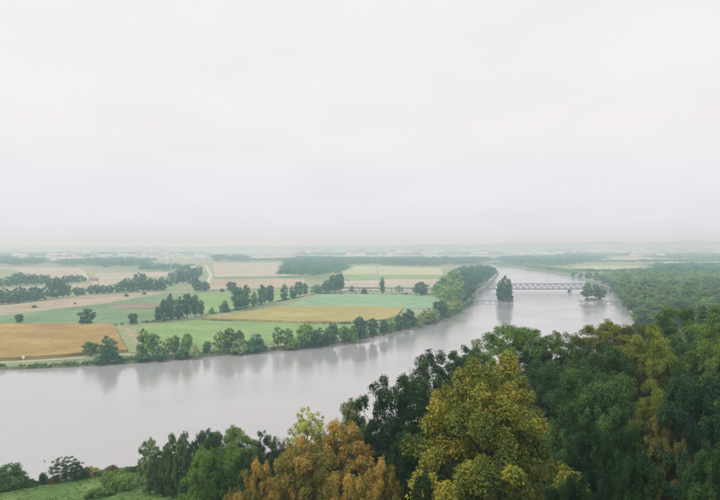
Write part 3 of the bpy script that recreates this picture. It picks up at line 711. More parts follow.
LONE = [
 (18.8,323.6,10,8.5,'mid_0','teal','small lollipop-shaped lone tree above the corn field','lone_tree'),
 (87,325.6,17.5,16,'mid_2','teal','largest lone round tree above the corn field','lone_tree'),
 (132.5,324.6,12,9,'mid_0','teal','small lone tree above the grass strip','lone_tree'),
 (34.5,307.8,2.8,5.5,'mid_bush','teal','tiny dark bush alone on the tan stubble','field_bush'),
 (75,304.2,2,3,'mid_bush','teal','tiny bush beside the farm track','field_bush'),
 (126.5,296.6,3,4.5,'mid_bush','teal','tiny bush in the stubble left of a twin','field_bush'),
 (144.5,294.6,3,4,'mid_bush','teal','tiny bush at the narrow end of the stubble','field_bush'),
 (158,322.4,17,9,'mid_0','teal','lower outer tree at the left end of the dark ditch grove','ditch_tree'),
 (164,322.0,26,10,'mid_1','teal','tall dark tree at the left end of the ditch grove','ditch_tree'),
 (170,321.2,27,9,'mid_2','teal','tallest tree of the left half of the ditch grove','ditch_tree'),
 (179,320.0,24,11,'mid_3','teal','dense dark tree in the middle of the ditch grove','ditch_tree'),
 (187,319.0,25,11,'mid_1','teal','dark tree right of the middle of the ditch grove','ditch_tree'),
 (195,317.6,24,10,'mid_0','teal','dark tree ending the ditch grove','ditch_tree'),
 (201,316.6,17,7,'mid_3','teal','small tree trailing off the ditch grove','ditch_tree'),
 (212,314,6.5,6,'mid_bush','mid','small bush on the ditch between grove and tree row','ditch_bush'),
 (225,312.4,11.5,10,'mid_bush','teal','rounded bush before the first tree of the ditch row','ditch_bush'),
 (238,310,23,17,'mid_2','teal','large round tree starting the ditch row','ditch_tree'),
 (246,308.6,25,9,'mid_1','teal','upright tree behind the large round ditch tree','ditch_tree'),
 (254,307.4,18,9,'mid_3','light','shorter light tree inside the ditch row','ditch_tree'),
 (262,305.6,22,9,'mid_1','teal','tall narrow tree inside the ditch row','ditch_tree'),
 (270,304,20,11,'mid_0','teal','round-topped tree inside the ditch row','ditch_tree'),
 (284,300.8,18,8,'mid_slim','teal','slim tree near the far end of the ditch row','ditch_tree'),
 (293,299,14,8,'mid_3','teal','smaller tree between slim tree and the row end','ditch_tree'),
 (299,297.6,16,9,'mid_1','teal','tree at the far end of the ditch row','ditch_tree'),
 (305,296,13,6,'mid_0','teal','last small tree of the ditch row','ditch_tree'),
 (231,292.6,11,9,'mid_0','teal','lone round tree behind the ditch row','lone_tree'),
 (222,292.2,4,5,'mid_bush','teal','low bush left of the lone round tree','field_bush'),
 (205,292.2,11,9,'mid_2','teal','round tree at the lower end of the pale lane','lone_tree'),
 (197,292,15,10,'mid_3','teal','tree left of the pale lane end','lone_tree'),
 (317,292.6,8,12,'mid_bush','teal','low spreading bush at the left end of the viaduct','field_bush'),
 (328,292.4,13,14,'mid_2','teal','broad tree by the left end of the viaduct','viaduct_tree'),
 (336,292.6,18,12,'mid_0','teal','large rounded tree by the left end of the viaduct','viaduct_tree'),
 (340.5,292.2,22,9,'mid_1','teal','tallest tree by the left end of the viaduct','viaduct_tree'),
 (352,293.4,9,6,'mid_open','teal','small crooked tree beside the viaduct','viaduct_tree'),
 (364,293.6,5.5,7,'mid_bush','dark','dark ball-shaped bush beside the viaduct','viaduct_bush'),
 (382.4,294.2,18,4.8,'poplar','teal','tall narrow poplar standing alone by the viaduct','poplar_tree'),
 (399,293.4,8.5,8,'mid_open','light','small light tree between poplar and round dark tree','viaduct_tree'),
 (421,295,13.5,15.5,'mid_2','teal','round dark tree at the edge of the bluish green field','viaduct_tree'),
]
for a in LONE:
    bush = 'bush' in a[7]
    plain_tree(*a[:7], name=a[7], cat='bush' if bush else 'tree')

# hazy tree rows at the back of the left plain
def row(pts, label, group, col='teal', name='hedgerow_tree'):
    pts = sorted(pts); W_ = 'first second third fourth fifth sixth seventh eighth ninth tenth eleventh twelfth'.split()
    for i, (px, py, hp, wp) in enumerate(pts):
        plain_tree(px, py, hp, wp, 'far_%d' % ((i * 7 + int(px)) % 4), col, W_[i] + ' from left: ' + label, name=name, group=group)
row([(2,304.5,14,12),(9,303.8,13,11),(16,303,15,12),(23,302.2,14,11),(30,301.4,13,12),(37,300.6,15,12),(44,299.6,13,11),(-6,305,14,12),
     (5,301,14,12),(20,299.8,14,12),(34,298.6,14,12)], 'hazy green tree in the thick row behind the tan stubble field', 'thick tree row behind the stubble')
row([(51,298.6,20,10),(57,298,22,11),(63,297.6,21,10),(68,296.8,15,8)], 'tall hazy tree of the dark clump rising above the thick row', 'tall clump above the row')
row([(77,295.6,9,9),(82,295,8,8),(91,294.4,10,9),(97,294,11,9),(103,293.6,9,9),(110,293,8,9)], 'low hazy tree in the thinner row right of the tall clump', 'low trees right of the clump')
row([(118,292.8,10,9),(124,292.6,14,10),(131,292.2,12,9),(137,292,15,11),(144,291.6,17,10),(149,291.4,15,8),(155,291,13,10),(162,290.6,14,10),(140,288,16,12),(128,288.4,12,11)],
    'hazy tree in the row behind the narrow end of the stubble', 'row behind the stubble tip')
row([(2,286.6,9,10),(9,286,10,10),(16,285.6,14,11),(20,285,14,9),(27,285,11,11),(34,284.6,11,11),(41,284,10,11),(47,283.6,9,9),(66,283,8,8),(72,282.8,9,9),(78,282,8,8),(84,281.4,5,6)],
    'blue-green tree in the far row behind the narrow pale field', 'far row behind the narrow field')
row([(170,286,10,9),(176,284,11,9),(183,283,13,10),(190,284,16,10),(195,281,14,9),(187,278,14,10),(180,277.5,10,9),(199,277,12,8),(172,280,9,8)],
    'hazy tree of the loose group left of the pale lane', 'loose trees left of the lane')

# wooded point on the far bank, before and behind the bridge
POINT = [(440,300,17,13),(446,303,18,13),(437,297,14,11),(452,305,19,12),(458,306,19,12),(463,304,18,11),(467,300,18,10),(471,297,16,9),(444,296,20,14),(452,297,20,13),(460,298,20,12),(466,294,18,11),
         (474,293,16,9),(478,290,15,8),(450,291,20,13),(458,291,19,12),(466,289,18,11),(473,288,17,10),(480,286,15,8),(455,286,18,13),(463,285,17,12),(471,284,17,11),(478,282.5,15,9),(484,283,13,8),
         (487,280.5,13,8),(462,280.5,14,12),(470,280,14,11),(478,278.6,13,10),(486,278,13,9),(491,277.5,11,7),(476,275.6,10,10),(484,274.6,10,9),(492,275,9,7),(495,274,7,5),(489,272,7,8),(480,272.6,9,9),(472,273.5,9,10),(464,275,10,11)]
for i, (px, py, hp, wp) in enumerate(POINT):
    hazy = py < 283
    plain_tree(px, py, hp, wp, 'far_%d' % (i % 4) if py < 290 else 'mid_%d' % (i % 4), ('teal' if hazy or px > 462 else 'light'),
               'hazy tree on the wooded point beyond the bridge' if hazy else ('leafy green tree on the wooded point before the bridge' if px <= 462 else 'darker tree at the water edge of the wooded point'),
               name='point_tree', group='trees beyond the bridge on the point' if hazy else ('pale trees on the wooded point' if px <= 462 else 'waterside trees of the wooded point'))

# wooded islets at the ends of the two jetties
def islet(px, py, rx, ry, label):
    x, y = gp(px, py, 0.0); g = np.random.default_rng(int(px)); V, F = [], []
    for j, (r, z) in enumerate([(1.0, -1.0), (0.92, 0.9), (0.6, 1.5), (0.0, 1.7)]):
        for i in range(20):
            a = i * math.pi / 10; w = r * (1 + 0.12 * math.sin(3 * a + px) + g.uniform(-.05, .05))
            V.append((x + rx * w * math.cos(a), y + ry * w * math.sin(a), z))
    for j in range(3):
        for i in range(20): F.append((j*20 + i, j*20 + (i+1) % 20, (j+1)*20 + (i+1) % 20, (j+1)*20 + i))
    me = bpy.data.meshes.new('islet'); me.from_pydata(V, [], F); me.update()
    tag(link('islet_ground', me, M_BANK), label, kind='structure'); return x, y
ix, iy = islet(504.5, 301.6, 10.5, 9, 'small earthen islet under the tree clump in mid-river')
for i, (dx_, dy_, hh_, ww_, kk, cc, lb_) in enumerate([
    (-4.5, 0, 26, 11, 'mid_1', 'teal', 'left tree of the clump on the river islet'), (0.5, 1, 32, 12, 'mid_1', 'light', 'tallest pale-topped tree of the clump on the river islet'), (5, 0.5, 27, 11, 'mid_0', 'teal', 'right tree of the clump on the river islet'),
    (-5.5, -3, 14, 9, 'mid_bush', 'teal', 'bush at the left foot of the islet clump'), (4.5, -3.5, 15, 10, 'mid_bush', 'dark', 'dark bush at the right foot of the islet clump'), (-0.5, -4, 17, 11, 'mid_2', 'teal', 'low front tree of the islet clump')]):
    tree('islet_bush' if 'bush' in kk else 'islet_tree', kk, ix + dx_, iy + dy_, 0.9, hh_, ww_, cc, lb_, 'bush' if 'bush' in kk else 'tree')
jx, jy = islet(593, 300.2, 12.5, 8, 'low islet under the leaning trees near the wooded shore')
for dx_, dy_, hh_, ww_, kk, cc, lb_ in [(-6, 3, 23, 17, 'mid_4', 'light', 'broad pale tree on the islet by the shore'), (4, 1, 20, 13, 'mid_open', 'teal', 'open tree with bare trunk on the islet by the shore'),
    (11, 4, 17, 14, 'mid_5', 'light', 'pale bushy tree at the shore side of the islet')]:
    tree('islet_tree', kk, jx + dx_, jy + dy_, 0.9, hh_, ww_, cc, lb_)
for px, py, hp, wp in [(604,284,9,9),(597,281,9,9),(588,279,8,8),(580,277.6,4,5),(573,276.4,5,4),(610,287,9,10)]:
    plain_tree(px, py, hp, wp, 'far_%d' % (px % 4), 'teal', 'hazy tree on the low shore behind the shore islet', name='shore_tree', group='low shore trees behind the islet')

# wood on the right-hand shore: the front trees one by one
g = np.random.default_rng(31); SHORE = []
while len(SHORE) < 118:
    Y = g.uniform(590, 1060); xb = np.interp(Y, NEAR_BANK[10:17, 1], NEAR_BANK[10:17, 0]); X = xb + 5 + g.uniform(0, 1) ** 1.3 * (0.57 * Y - xb - 5)
    if X > 0.57 * Y: continue
    if all((X - a) ** 2 + ((Y - b) * 0.8) ** 2 > 13.5 ** 2 for a, b in SHORE): SHORE.append((X, Y))
    elif g.uniform() < 0.002: SHORE.append((X, Y))
for i, (X, Y) in enumerate(sorted(SHORE, key=lambda p: p[1])):
    edge_tree = X - np.interp(Y, NEAR_BANK[10:17, 1], NEAR_BANK[10:17, 0]) < 22
    tree('shore_tree', ('mid_%d' if Y < 850 else 'far_%d') % (i % 4), X, Y, Z0 - 0.3, g.uniform(13, 26), g.uniform(13, 27), [C[k_] if k_ not in ('teal', 'bluish') else tuple(1.3 * c_ for c_ in C[k_]) for k_ in ('mid', 'teal', 'light', 'bluish', 'olive', 'mid', 'willow', 'teal')][(i * 5 + i // 3) % 8],
         'leafy tree leaning over the water at the edge of the shore wood' if edge_tree else 'rounded green tree inside the dense shore wood',
         group='trees at the edge of the shore wood' if edge_tree else 'trees inside the shore wood')

# ------------------------------------------------------------------ hillside trees near the viewer: crown column, top row, crown width (picture units), distance
def slope_tree(px, top, wp, Y, key, col, label, name='hillside_tree', cat='tree', group=None):
    if name in ('meadow_bush', 'hillside_bush'):
        ys_ = np.arange(60.0, 215.0, 1.0); gap = H_CAM - (top - HOR) / FPX * ys_ - hill((px - 360) / FPX * ys_, ys_)
        ok = np.nonzero(gap < (2.6 if top > 480 else 5.5))[0]
        if len(ok): Y = float(ys_[ok[0]])
    X = (px - 360) / FPX * Y; zt = H_CAM - (top - HOR) / FPX * Y
    zg = float(hill(np.array([X]), np.array([Y]))[0]); hgt = zt - zg
    if hgt < 2 or hgt > 27: print('HEIGHT', label, round(hgt, 1), 'ground', round(zg, 1))
    hgt = max(hgt, 1.5)
    return tree(name, key, X, Y, zg - 0.2, hgt, wp / FPX * Y, col, label, cat, group)

SLOPE = [
 (487,359,188,66,'yellow','mid','big golden yellow tree in front of the dark green wood','yellow_tree'),
 (338,426,88,92,'orange','mid','orange-brown tree below the olive green crown','orange_tree'),
 (297,440,58,96,'orange','mid','yellowish orange tree under the pale spindly tree','orange_tree'),
 (258,464,50,84,'orange','mid','brownish tree left of the orange ones','orange_tree'),
 (384,464,60,70,'orange','mid','small orange tree beside the big yellow one','orange_tree'),
 (350,480,56,64,'orange','mid','low yellowish treetop right of the dark green bush','orange_tree'),
 (326,464,36,78,'bush_a','dark','dark green bush in front of the orange trees','hillside_bush'),
 (307,402,46,112,'pale','pale','pale spindly tree rising above the orange trees','pale_tree'),
 (352,402,52,116,'oak_b','olive','olive green crown between pale tree and dark oak','hillside_tree'),
 (398,378,84,98,'oak_a','deep','big very dark tree left of the golden yellow one','hillside_tree'),
 (432,354,72,120,'oak_b','dark','dark green tree rising behind the golden yellow one','hillside_tree'),
 (466,347,66,140,'maple_a','dark','dark tree behind the top of the golden yellow one','hillside_tree'),
 (512,327,86,150,'maple_b','mid','broad rounded green crown on the wood skyline','hillside_tree'),
 (556,332,54,152,'maple_a','mid','narrower green crown right of the broad rounded one','hillside_tree'),
 (577,341,34,160,'oak_b','bluish','small bluish crown in the dip of the skyline','hillside_tree'),
 (606,321,70,148,'maple_a','olive','olive tinted crown at the edge of the dip','hillside_tree'),
 (636,324,70,150,'maple_b','olive','olive green crown behind the yellow-green one','hillside_tree'),
 (652,330,70,118,'maple_a','lime','bright yellow-green tree inside the dark wood','hillside_tree'),
 (600,345,70,118,'oak_a','dark','dark tree below the olive tinted crown','hillside_tree'),
 (590,370,84,92,'maple_b','bluish','grey-green tree with layered foliage at the wood centre','hillside_tree'),
 (545,362,60,120,'oak_a','dark','dark tree right of the golden yellow top','hillside_tree'),
 (664,316,46,190,'oak_b','mid','green crown on the skyline before the shore wood','hillside_tree'),
 (700,306,84,150,'maple_b','mid','high green crown at the right end of the skyline','hillside_tree'),
 (690,336,60,128,'oak_a','bluish','dark bluish tree beneath the high skyline crown','hillside_tree'),
 (722,322,66,112,'maple_a','mid','leafy green tree cut by the right picture edge','hillside_tree'),
 (698,374,92,78,'maple_b',(0.036,0.090,0.040),'fresh green tree low at the right','hillside_tree'),
 (655,392,52,84,'maple_a','olive','olive tree with yellow sprays beside the fresh green one','hillside_tree'),
 (662,416,50,78,'oak_b',(0.20,0.19,0.045),'thin tree with yellow sprays in the dark gap','hillside_tree'),
 (628,432,60,66,'oak_a','deep','very dark treetop low in the wood gap','hillside_tree'),  # deep leaf colour here and below paints in the shade of the gap
 (592,428,66,74,'oak_b','deep','dark treetop below the layered grey-green tree','hillside_tree'),
 (572,476,60,52,'maple_b','deep','dim bluish treetop at the lower edge beside the yellow tree','hillside_tree'),
 (640,458,70,54,'maple_a','deep','dim treetop at the lower edge below the wood gap','hillside_tree'),
 (712,448,80,56,'oak_b','dark','dark treetop in the lower right corner','hillside_tree'),
 (416,436,56,74,'oak_a','deep','very dark tree in the shade left of the yellow one','hillside_tree'),  # leaf colour darkened for the shade, likewise on the next treetop
 (424,476,56,52,'oak_b','deep','dark treetop at the lower edge below the yellow tree','hillside_tree'),
 (374,424,52,106,'oak_b','deep','dark green tree between orange crown and dark oak','hillside_tree'),
 # left slope
 (232,427,58,166,'maple_a','mid','tall green crown left of the pale spindly tree','hillside_tree'),
 (264,429,32,170,'open','dark','dark open tree with sky gaps beside the tall green crown','hillside_tree'),
 (281,440,18,166,'bush_b','deep','small dark crown at the water right of the open tree','hillside_tree'),
 (208,431,36,164,'maple_b','dark','dark green crown behind the light bush','hillside_tree'),
 (184.5,433,20,172,'oak_b',(0.105,0.160,0.045),'slim rust tinted tree second from the pale waterside tree','slim_tree'),
 (173,434,24,174,'maple_a',(0.110,0.165,0.048),'rust tinted tree next to the pale waterside tree','slim_tree'),
 (194,442,24,170,'oak_b','dark','dark tree right of the rust tinted slim trees','hillside_tree'),
 (150,438,24,182,'maple_a','willow','pale grey-green tree at the waterside end of the grove','slim_tree'),
 (163,451,24,178,'oak_a','dark','dark tree between pale and rust tinted trees','hillside_tree'),
 (214,447,62,118,'maple_b','mid','leafy green tree above the light bush','hillside_tree'),
 (246,452,44,112,'oak_b','dark','dark green tree left of the brownish one','hillside_tree'),
 (186,462,48,112,'bush_a','lime','large light yellow-green bush below the rust tinted trees','hillside_bush'),
 (222,470,52,92,'oak_b','dark','dark treetop before the leafy green tree','hillside_tree'),
 (118,470,34,142,'bush_b','light','upright light green bush on the meadow slope','meadow_bush'),
 (100,487,30,122,'bush_a','mid','low green bush at the lower edge of the meadow','meadow_bush'),
 (180,482,44,92,'bush_b','mid','green bush below the large light bush','meadow_bush'),
 (168,472,22,135,'bush_b','bluish','small bluish green bush left of the large light bush','meadow_bush'),
 # along the near river bank
 (10,463,36,196,'bush_a','bluish','large dark rounded bush at the left meadow edge','bank_bush'),
 (-6,468,30,194,'bush_b','mid','green bush cut by the left picture edge','bank_bush'),
 (30,479,18,198,'bush_a','dark','low dark bush trailing off the large rounded bush','bank_bush'),
 (43,472,10,200,'bush_b','deep','small upright dark bush at the waterside gap','bank_bush'),
 (52,477,14,201,'bush_a','rust','low reddish bush left of the open waterside tree','bank_bush'),
 (66,456,31,203,'open','dark','open waterside tree with light showing through its crown','bank_tree'),
 (80,466,18,205,'bush_b','dark','dark bush right of the open waterside tree','bank_bush'),
 (91,466,20,208,'bush_a','yellowish','pale yellowish bush behind the meadow','bank_bush'),
 (103,471,16,208,'bush_b','mid','green bush right of the pale yellowish one','bank_bush'),
 (112,465,20,209,'bush_a','rust','reddish tinted bush behind the meadow','bank_bush'),
 (127,468,16,211,'bush_b','dark','dark bush right of the reddish tinted one','bank_bush'),
 (138,465,14,212,'bush_a','deep','small very dark bush before the pale waterside tree','bank_bush'),
 (150,464,26,196,'bush_a','deep','dark bush at the foot of the pale waterside tree','bank_bush'),
]
for px, top, wp, Y, key, col, label, name in SLOPE:
    slope_tree(px, top, wp, Y, key, col, label, name, 'bush' if name.endswith('bush') else 'tree')

# ------------------------------------------------------------------ bridge, viaduct, jetties
def bridge():
    Y = 1042.0; x0, x1 = (458 - 360) / FPX * Y, (613 - 360) / FPX * Y; zb, zt, wid = 4.6, 12.4, 9.0
    root = link('truss_bridge', None, loc=(x0, Y, 0)); tag(root, 'grey steel truss bridge crossing the far river', 'bridge')
    Ln = x1 - x0; npan = 26; p = Ln / npan
    def part(name, me, mt, par=root):
        return link(name, me, mt, parent=par)
    deck = part('deck', box_mesh('deck', 0, Ln, -wid/2 + .3, wid/2 - .3, zb - 0.5, zb + 0.4), M_CONC)
    dm = [beam_mesh('diagonal', (0, 0, zb + .5), (p / 2, 0, zt - .4), 0.75, 0.75), beam_mesh('diagonal', (p / 2, 0, zt - .4), (p, 0, zb + .5), 0.75, 0.75)]
    for d_ in dm: d_.materials.append(M_STEEL)
    for s in (-1, 1):
        part('bottom_chord', box_mesh('bottom_chord', -0.5, Ln + .5, s*wid/2 - .35, s*wid/2 + .35, zb - 0.8, zb + 0.6), M_STEEL)
        part('top_chord', box_mesh('top_chord', p/2 - 1, Ln - p/2 + 1, s*wid/2 - .4, s*wid/2 + .4, zt - 0.6, zt + 0.4), M_STEEL)
        for i in range(npan):
            for d_ in dm:
                o = link('diagonal', d_, parent=root, loc=(i * p, s * wid / 2, 0))
    cb = box_mesh('cross_beam', -.25, .25, -wid/2 + .45, wid/2 - .45, zt - .4, zt + .15); cb.materials.append(M_STEEL)
    for i in range(0, npan): link('cross_beam', cb, parent=root, loc=(i * p + p/2, 0, 0))
    for xx in (0.8, Ln * 0.28, Ln * 0.72, Ln - 2.5):
        part('pier', box_mesh('pier', xx - 1.3, xx + 1.3, -wid/2 - .8, wid/2 + .8, -2, zb - 0.85), M_CONC)
    return x0, Y, zb
bx0, bY, bz = bridge()

def viaduct():
    root = link('road_viaduct', None, loc=(0, 0, 0)); tag(root, 'low concrete road viaduct crossing fields towards the bridge', 'viaduct')
    x1, y1 = bx0 - 0.8, bY; x0, y0 = (296 - 360) / FPX * 1052, 1052.0
    z0, z1 = 5.6, bz
    link('deck', beam_mesh('deck', (x0, y0, z0), (x1, y1, z1), 9.0, 1.1), M_CONC, parent=root)
    for s in (-1, 1):
        link('parapet', beam_mesh('parapet', (x0, y0 + s * 4.3, z0 + 1.08), (x1, y1 + s * 4.3, z1 + 1.08), 0.25, 1.0), M_STEEL, parent=root)
    n = 15
    for i in range(n + 1):
        t = i / n; x, y, z = x0 + (x1 - x0 - 2) * t, y0 + (y1 - y0) * t, z0 + (z1 - z0) * t
        link('pier', box_mesh('pier', x - .6, x + .6, y - 3.6, y + 3.6, Z0 - .5, z - .56), M_CONC, parent=root)
    # approach from the lane
    link('ramp', beam_mesh('ramp', ((205 - 360) / FPX * 1045, 1058, Z0 + 0.6), (x0 - 0.05, y0, z0 - 0.1), 9.0, 1.0), M_CONC, parent=root)
viaduct()

def jetty(pa, pb, label, n):
    (x0, y0), (x1, y1) = gp(*pa, 0.0), gp(*pb, 0.0)
    root = link('jetty', None, loc=(x0, y0, 0)); tag(root, label, 'jetty')
    d = (x1 - x0, y1 - y0)
    link('deck', beam_mesh('deck', (0, 0, 2.5), (d[0], d[1], 2.5), 2.2, 0.9), M_STEEL, parent=root)
    for i in range(n):
        t = (i + .5) / n
        link('pile', box_mesh('pile', d[0]*t - .35, d[0]*t + .35, d[1]*t - .7, d[1]*t + .7, -1.5, 2.04), M_STEEL, parent=root)
jetty((468, 302.0), (499, 303), 'low dark jetty joining the wooded point to the river islet', 5)
jetty((578, 303.2), (622, 303.2), 'low dark jetty at the wooded shore', 7)

# ------------------------------------------------------------------ buildings of the plain
def gable(w, d, h, r):
    v = [(-w/2,-d/2,0),(w/2,-d/2,0),(w/2,d/2,0),(-w/2,d/2,0),(-w/2,-d/2,h),(w/2,-d/2,h),(w/2,d/2,h),(-w/2,d/2,h),(-w/2,0,h+r),(w/2,0,h+r)]
    f = [(0,1,5,4),(1,2,6,9,5),(2,3,7,6),(3,0,4,8,7)]
    e_ = 0.05 * w
    rv = [(-w/2-e_,-d/2-e_,h-.2),(w/2+e_,-d/2-e_,h-.2),(w/2+e_,0,h+r+.25),(-w/2-e_,0,h+r+.25),(w/2+e_,d/2+e_,h-.2),(-w/2-e_,d/2+e_,h-.2),
          (-w/2-e_,-d/2-e_,h+.05),(w/2+e_,-d/2-e_,h+.05),(w/2+e_,0,h+r+.55),(-w/2-e_,0,h+r+.55),(w/2+e_,d/2+e_,h+.05),(-w/2-e_,d/2+e_,h+.05)]
    rf = [(6,7,8,9),(9,8,10,11),(0,3,2,1),(3,5,4,2),(0,1,7,6),(5,11,10,4),(1,2,8,7),(2,4,10,8),(0,6,9,3),(3,9,11,5)]
    a = bpy.data.meshes.new('wall'); a.from_pydata(v, [], f); b = bpy.data.meshes.new('roof'); b.from_pydata(rv, [], rf); a.update(); b.update()
    return a, b
def building(name, px, py, w, d, h, r, wall, roof, label, group=None, rot=0.0, windows=0):
    x, y = gp(px, py); a, b = gable(w, d, h, r)
    root = link(name, None, loc=(x, y, Z0 - .1)); root.rotation_euler[2] = rot; tag(root, label, 'building', group)
    wl_ = link('wall', a, wall, parent=root); link('roof', b, roof, parent=root)
    for i in range(windows):
        xx = -w/2 + w * (i + .5) / windows
        link('window', box_mesh('window', xx - w/windows*.22, xx + w/windows*.22, -d/2 - .06, -d/2 + .1, h*.35, h*.7), M_ASPH, parent=root)
building('farmhouse', 95.5, 282.4, 11, 8, 4.5, 3.2, M_WHITE, M_REDROOF, 'white farmhouse with red roof beside the country lane', rot=0.3, windows=4)
building('barn', 91.6, 281.4, 9, 7, 3.5, 2.5, M_GREYW, M_REDROOF, 'small barn left of the white farmhouse', rot=0.1)
building('white_hall', 713.5, 279.2, 30, 14, 6.5, 2, M_WHITE, M_WHITE, 'long white hall in the wood at the right', rot=-0.12, windows=8)
building('farm_shed', 157, 290.6, 10, 7, 3.4, 2, M_WHITE, M_GREYROOF, 'small white shed by the lane below the tree row', rot=0.2)
building('lane_house', 346.8, 283.2, 9, 7, 4.5, 3, M_WHITE, M_GREYROOF, 'tiny white hut right of the tall viaduct tree', rot=0.2)
building('riverside_house', 450.5, 261.0, 42, 20, 7, 4, M_WHITE, M_GREYROOF, 'pale roofed building in the wood band by the river bend')
building('riverside_house', 585, 275.4, 12, 8, 4, 3, M_GREYW, M_GREYROOF, 'white house at the low shore behind the islet')
building('riverside_house', 608, 277.4, 16, 10, 5, 3.5, M_WHITE, M_REDROOF, 'small red-roofed house behind the shore trees')
for px, py, w, d, h, r, lb_ in [(548, 254.3, 112.5, 60, 32, 2, 'long white hall left of the white silos'), (487, 254.3, 195, 60, 32, 2, 'longest white hall on the plain before the river bend'), (452, 254.3, 120, 50, 29, 2, 'white hall left of the longest one'),
    (418, 254.3, 90, 50, 28, 2, 'small white hall far behind the pale fields'), (601, 254.3, 142.5, 60, 30, 2, 'low white hall right of the silos'), (632, 254.3, 127.5, 70, 35, 2, 'white factory block right of centre on the horizon'),
    (681, 254.3, 82.5, 60, 42, 2, 'tall white factory hall near the right horizon'), (705, 254.3, 97.5, 60, 30, 2, 'low white factory hall at the right horizon'), (660, 254.3, 112.5, 60, 28, 2, 'flat pale hall between two factory halls'),
    (525, 254.3, 90, 60, 28, 2, 'pale hall between longest hall and silos'), (44, 257.4, 99, 40, 16.9, 3, 'white hall in the town at the left'), (78, 256.6, 108, 40, 14.3, 3, 'long white hall in the left town'), (196, 256.4, 117, 40, 15.6, 3, 'white hall at the right end of the town')]:
    building('factory_hall', px, py, w, d, h, r, M_WHITE, M_WHITE if w > 125 else M_GREYROOF, lb_)
def silo(px, py, r, h, label):
    x, y = gp(px, py); V, F = tube([(0, 0, 0), (0, 0, h), (0, 0, h + r * .5)], [r, r, 0.3], 16)
    root = link('silo', None, loc=(x, y, Z0 - .1)); tag(root, label, 'silo', 'white silos on the horizon')
    link('wall', np_mesh('wall', V[:32], F[:16]), M_WHITE, parent=root); link('roof', np_mesh('roof', V[16:], F[16:] - 16), M_GREYROOF, parent=root)
silo(557, 254.0, 17, 66, 'left white silo of the tall pair on the horizon'); silo(564.5, 254.0, 18, 72, 'right taller white silo of the pair on the horizon')

HOUSES = [gable(14, 11, 6, 5), gable(22, 12, 9, 5), gable(40, 18, 8, 3), gable(18, 14, 13, 3)]
for i, (a, b) in enumerate(HOUSES): a.materials.append([M_WHITE, M_WHITE, M_WHITE, M_WHITE][i]); b.materials.append([M_REDROOF, M_GREYROOF, M_GREYW, M_GREYROOF][i])
g = np.random.default_rng(8)
def houses(n, x0, x1, y0, y1, label, group, s=1.0):
    for i in range(n):
        x, y = gp(g.uniform(x0, x1), g.uniform(y0, y1)); k_ = g.integers(0, 4); a, b = HOUSES[k_]; sc = s * g.uniform(.9, 1.5)
        root = link('town_house', None, loc=(x, y, Z0 - .1)); root.scale = (sc, sc, sc); root.rotation_euler[2] = g.uniform(-.6, .6)
        link('wall', a, parent=root); link('roof', b, parent=root)
        tag(root, label, 'house', group)
houses(75, 0, 210, 254.0, 259.4, 'tiny pale house of the hazy town below the left horizon', 'houses of the hazy town', 1.5)
houses(22, 180, 290, 256.5, 260.5, 'tiny pale house beside the small square groves', 'houses by the groves', 1.1)
houses(26, 290, 500, 253.4, 256.4, 'tiny pale house between the far woods and the horizon', 'houses before the middle horizon', 2.0)
houses(30, 500, 720, 253.2, 256.4, 'tiny pale house among the factory halls on the horizon', 'houses before the right horizon', 2.0)
houses(2, 574, 606, 275, 277, 'small house half hidden at the low far shore', 'houses at the low shore', 0.45)

# pylons
def pylon(px, py, h, label):
    x, y = gp(px, py); root = link('power_pylon', None, loc=(x, y, Z0 - .1)); tag(root, label, 'pylon', 'power pylons on the plain')
    w = h * .09
    for sx in (-1, 1):
        for sy in (-1, 1): link('leg', beam_mesh('leg', (sx*w, sy*w, 0), (sx*.25, sy*.25, h), .35, .35), M_GREYW, parent=root)
    for j in range(6):
        z0, z1 = h * j / 7, h * (j + 1) / 7; a, b = w * (1 - j / 7) + .1, w * (1 - (j + 1) / 7) + .1
        for sy in (-1, 1):
            link('brace', beam_mesh('brace', (-a, sy*a*.97, z0), (b, sy*b*.97, z1), .2, .2), M_GREYW, parent=root)
            link('brace', beam_mesh('brace', (a, sy*a*.93, z0), (-b, sy*b*.93, z1), .2, .2), M_GREYW, parent=root)
    for z, l in ((h * .72, h * .19), (h * .84, h * .24), (h * .95, h * .15)):
        link('cross_arm', beam_mesh('cross_arm', (-l, 0, z), (l, 0, z), .45, .5), M_GREYW, parent=root)
pylon(170.7, 272, 38, 'pale lattice power pylon above the hazy wood'); pylon(133.5, 262.5, 42, 'faint far power pylon above the dark blue wood'); pylon(207, 264.5, 36, 'faint power pylon at the head of the pale lane')

# river-side kilometre boards
def marker(px, py, label, h=3.2):
    x, y = gp(px, py); root = link('river_marker_sign', None, loc=(x, y, Z0 - .1)); tag(root, label, 'sign', 'white river marker boards')
    link('post', box_mesh('post', -.08, .08, -.08, .08, -.8, h), M_WHITE, parent=root)
    link('board', box_mesh('board', -.8, .8, -.16, -.085, h - 1.5, h), M_WHITE, parent=root)
marker(23.3, 360.8, 'white marker board beside the corn field path', 3.0); marker(340, 343, 'white marker board in the continuous bank row'); marker(413.5, 327.6, 'white marker board below the silvery willow bush')

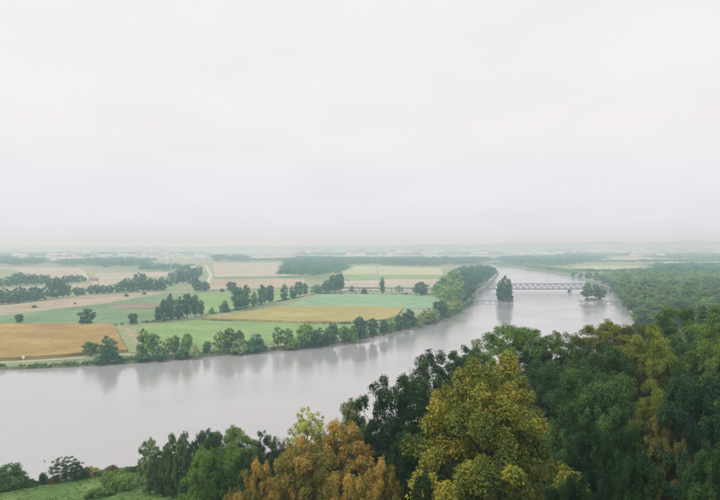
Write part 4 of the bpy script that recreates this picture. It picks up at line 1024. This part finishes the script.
# small dark buoy on the open water
x, y = gp(44.5, 461.6, 0.0)
V, F = tube([(0,0,-.3),(0,0,-.1),(0,0,.1),(0,0,.2),(0,0,.5),(0,0,.55)], [.1,.22,.22,.12,.06,.01], 12)
tag(link('buoy', np_mesh('buoy', V, F, smooth=True), M_ASPH, loc=(x, y, 0)), 'tiny dark buoy floating on the open river', 'buoy')

# distant hills on the horizon
def ridge(name, prof, Y, depth, label, col):
    px = np.linspace(prof[0][0], prof[-1][0], 90); t = np.interp(px, [p[0] for p in prof], [p[1] for p in prof])
    g = np.random.default_rng(int(Y)); t = t + 0.5 * np.sin(px * .07 + 1) + 0.3 * np.sin(px * .19)
    X = (px - 360) / FPX * Y; z = H_CAM + (HOR - t) / FPX * Y
    V, F = [], []; n = len(px)
    rows_ = [(0.0, 0.0), (0.25, 0.45), (0.6, 0.85), (1.0, 1.0), (1.6, 0.6), (2.2, 0.0)]
    for u, k_ in rows_:
        for i in range(n): V.append((X[i] * (1 + u * depth / Y), Y + u * depth, 1.0 + (z[i] - 1.0) * k_ * (1 + .06 * math.sin(i * .8 + u * 5))))
    for j in range(len(rows_) - 1):
        for i in range(n - 1): F.append((j*n + i, j*n + i + 1, (j+1)*n + i + 1, (j+1)*n + i))
    me = bpy.data.meshes.new(name); me.from_pydata(V, [], F); me.update()
    tag(link(name, me, col), label, kind='structure')
M_HILL = noise_mat('wooded_hill', (0.04, 0.07, 0.04), (0.07, 0.10, 0.055), scale=0.004, fine=0.03)
ridge('hills', [(-120,248),(120,247),(300,246),(420,244.8),(520,243.0),(600,241.6),(680,241.0),(860,240.6)], 9000, 700, 'faint blue wooded hills along the horizon', M_HILL)

# ------------------------------------------------------------------ the hazy air of the valley
hz = box_mesh('haze', -12500, 12500, -500, 12500, -5.0, 150.0)
m, N, L = new_mat('haze_air')
o_ = N.new('ShaderNodeOutputMaterial'); pv = N.new('ShaderNodeVolumePrincipled')
pv.inputs['Color'].default_value = (0.58, 0.82, 1.0, 1); pv.inputs['Absorption Color'].default_value = (0.84, 0.56, 1, 1)   # scatters blue and green more than red, absorbs next to nothing
pv.inputs['Density'].default_value = 3.1e-4; pv.inputs['Anisotropy'].default_value = 0.25
L.new(pv.outputs[0], o_.inputs['Volume'])
ho = link('haze', hz, m); tag(ho, 'pale bluish haze lying over the whole valley', kind='stuff')
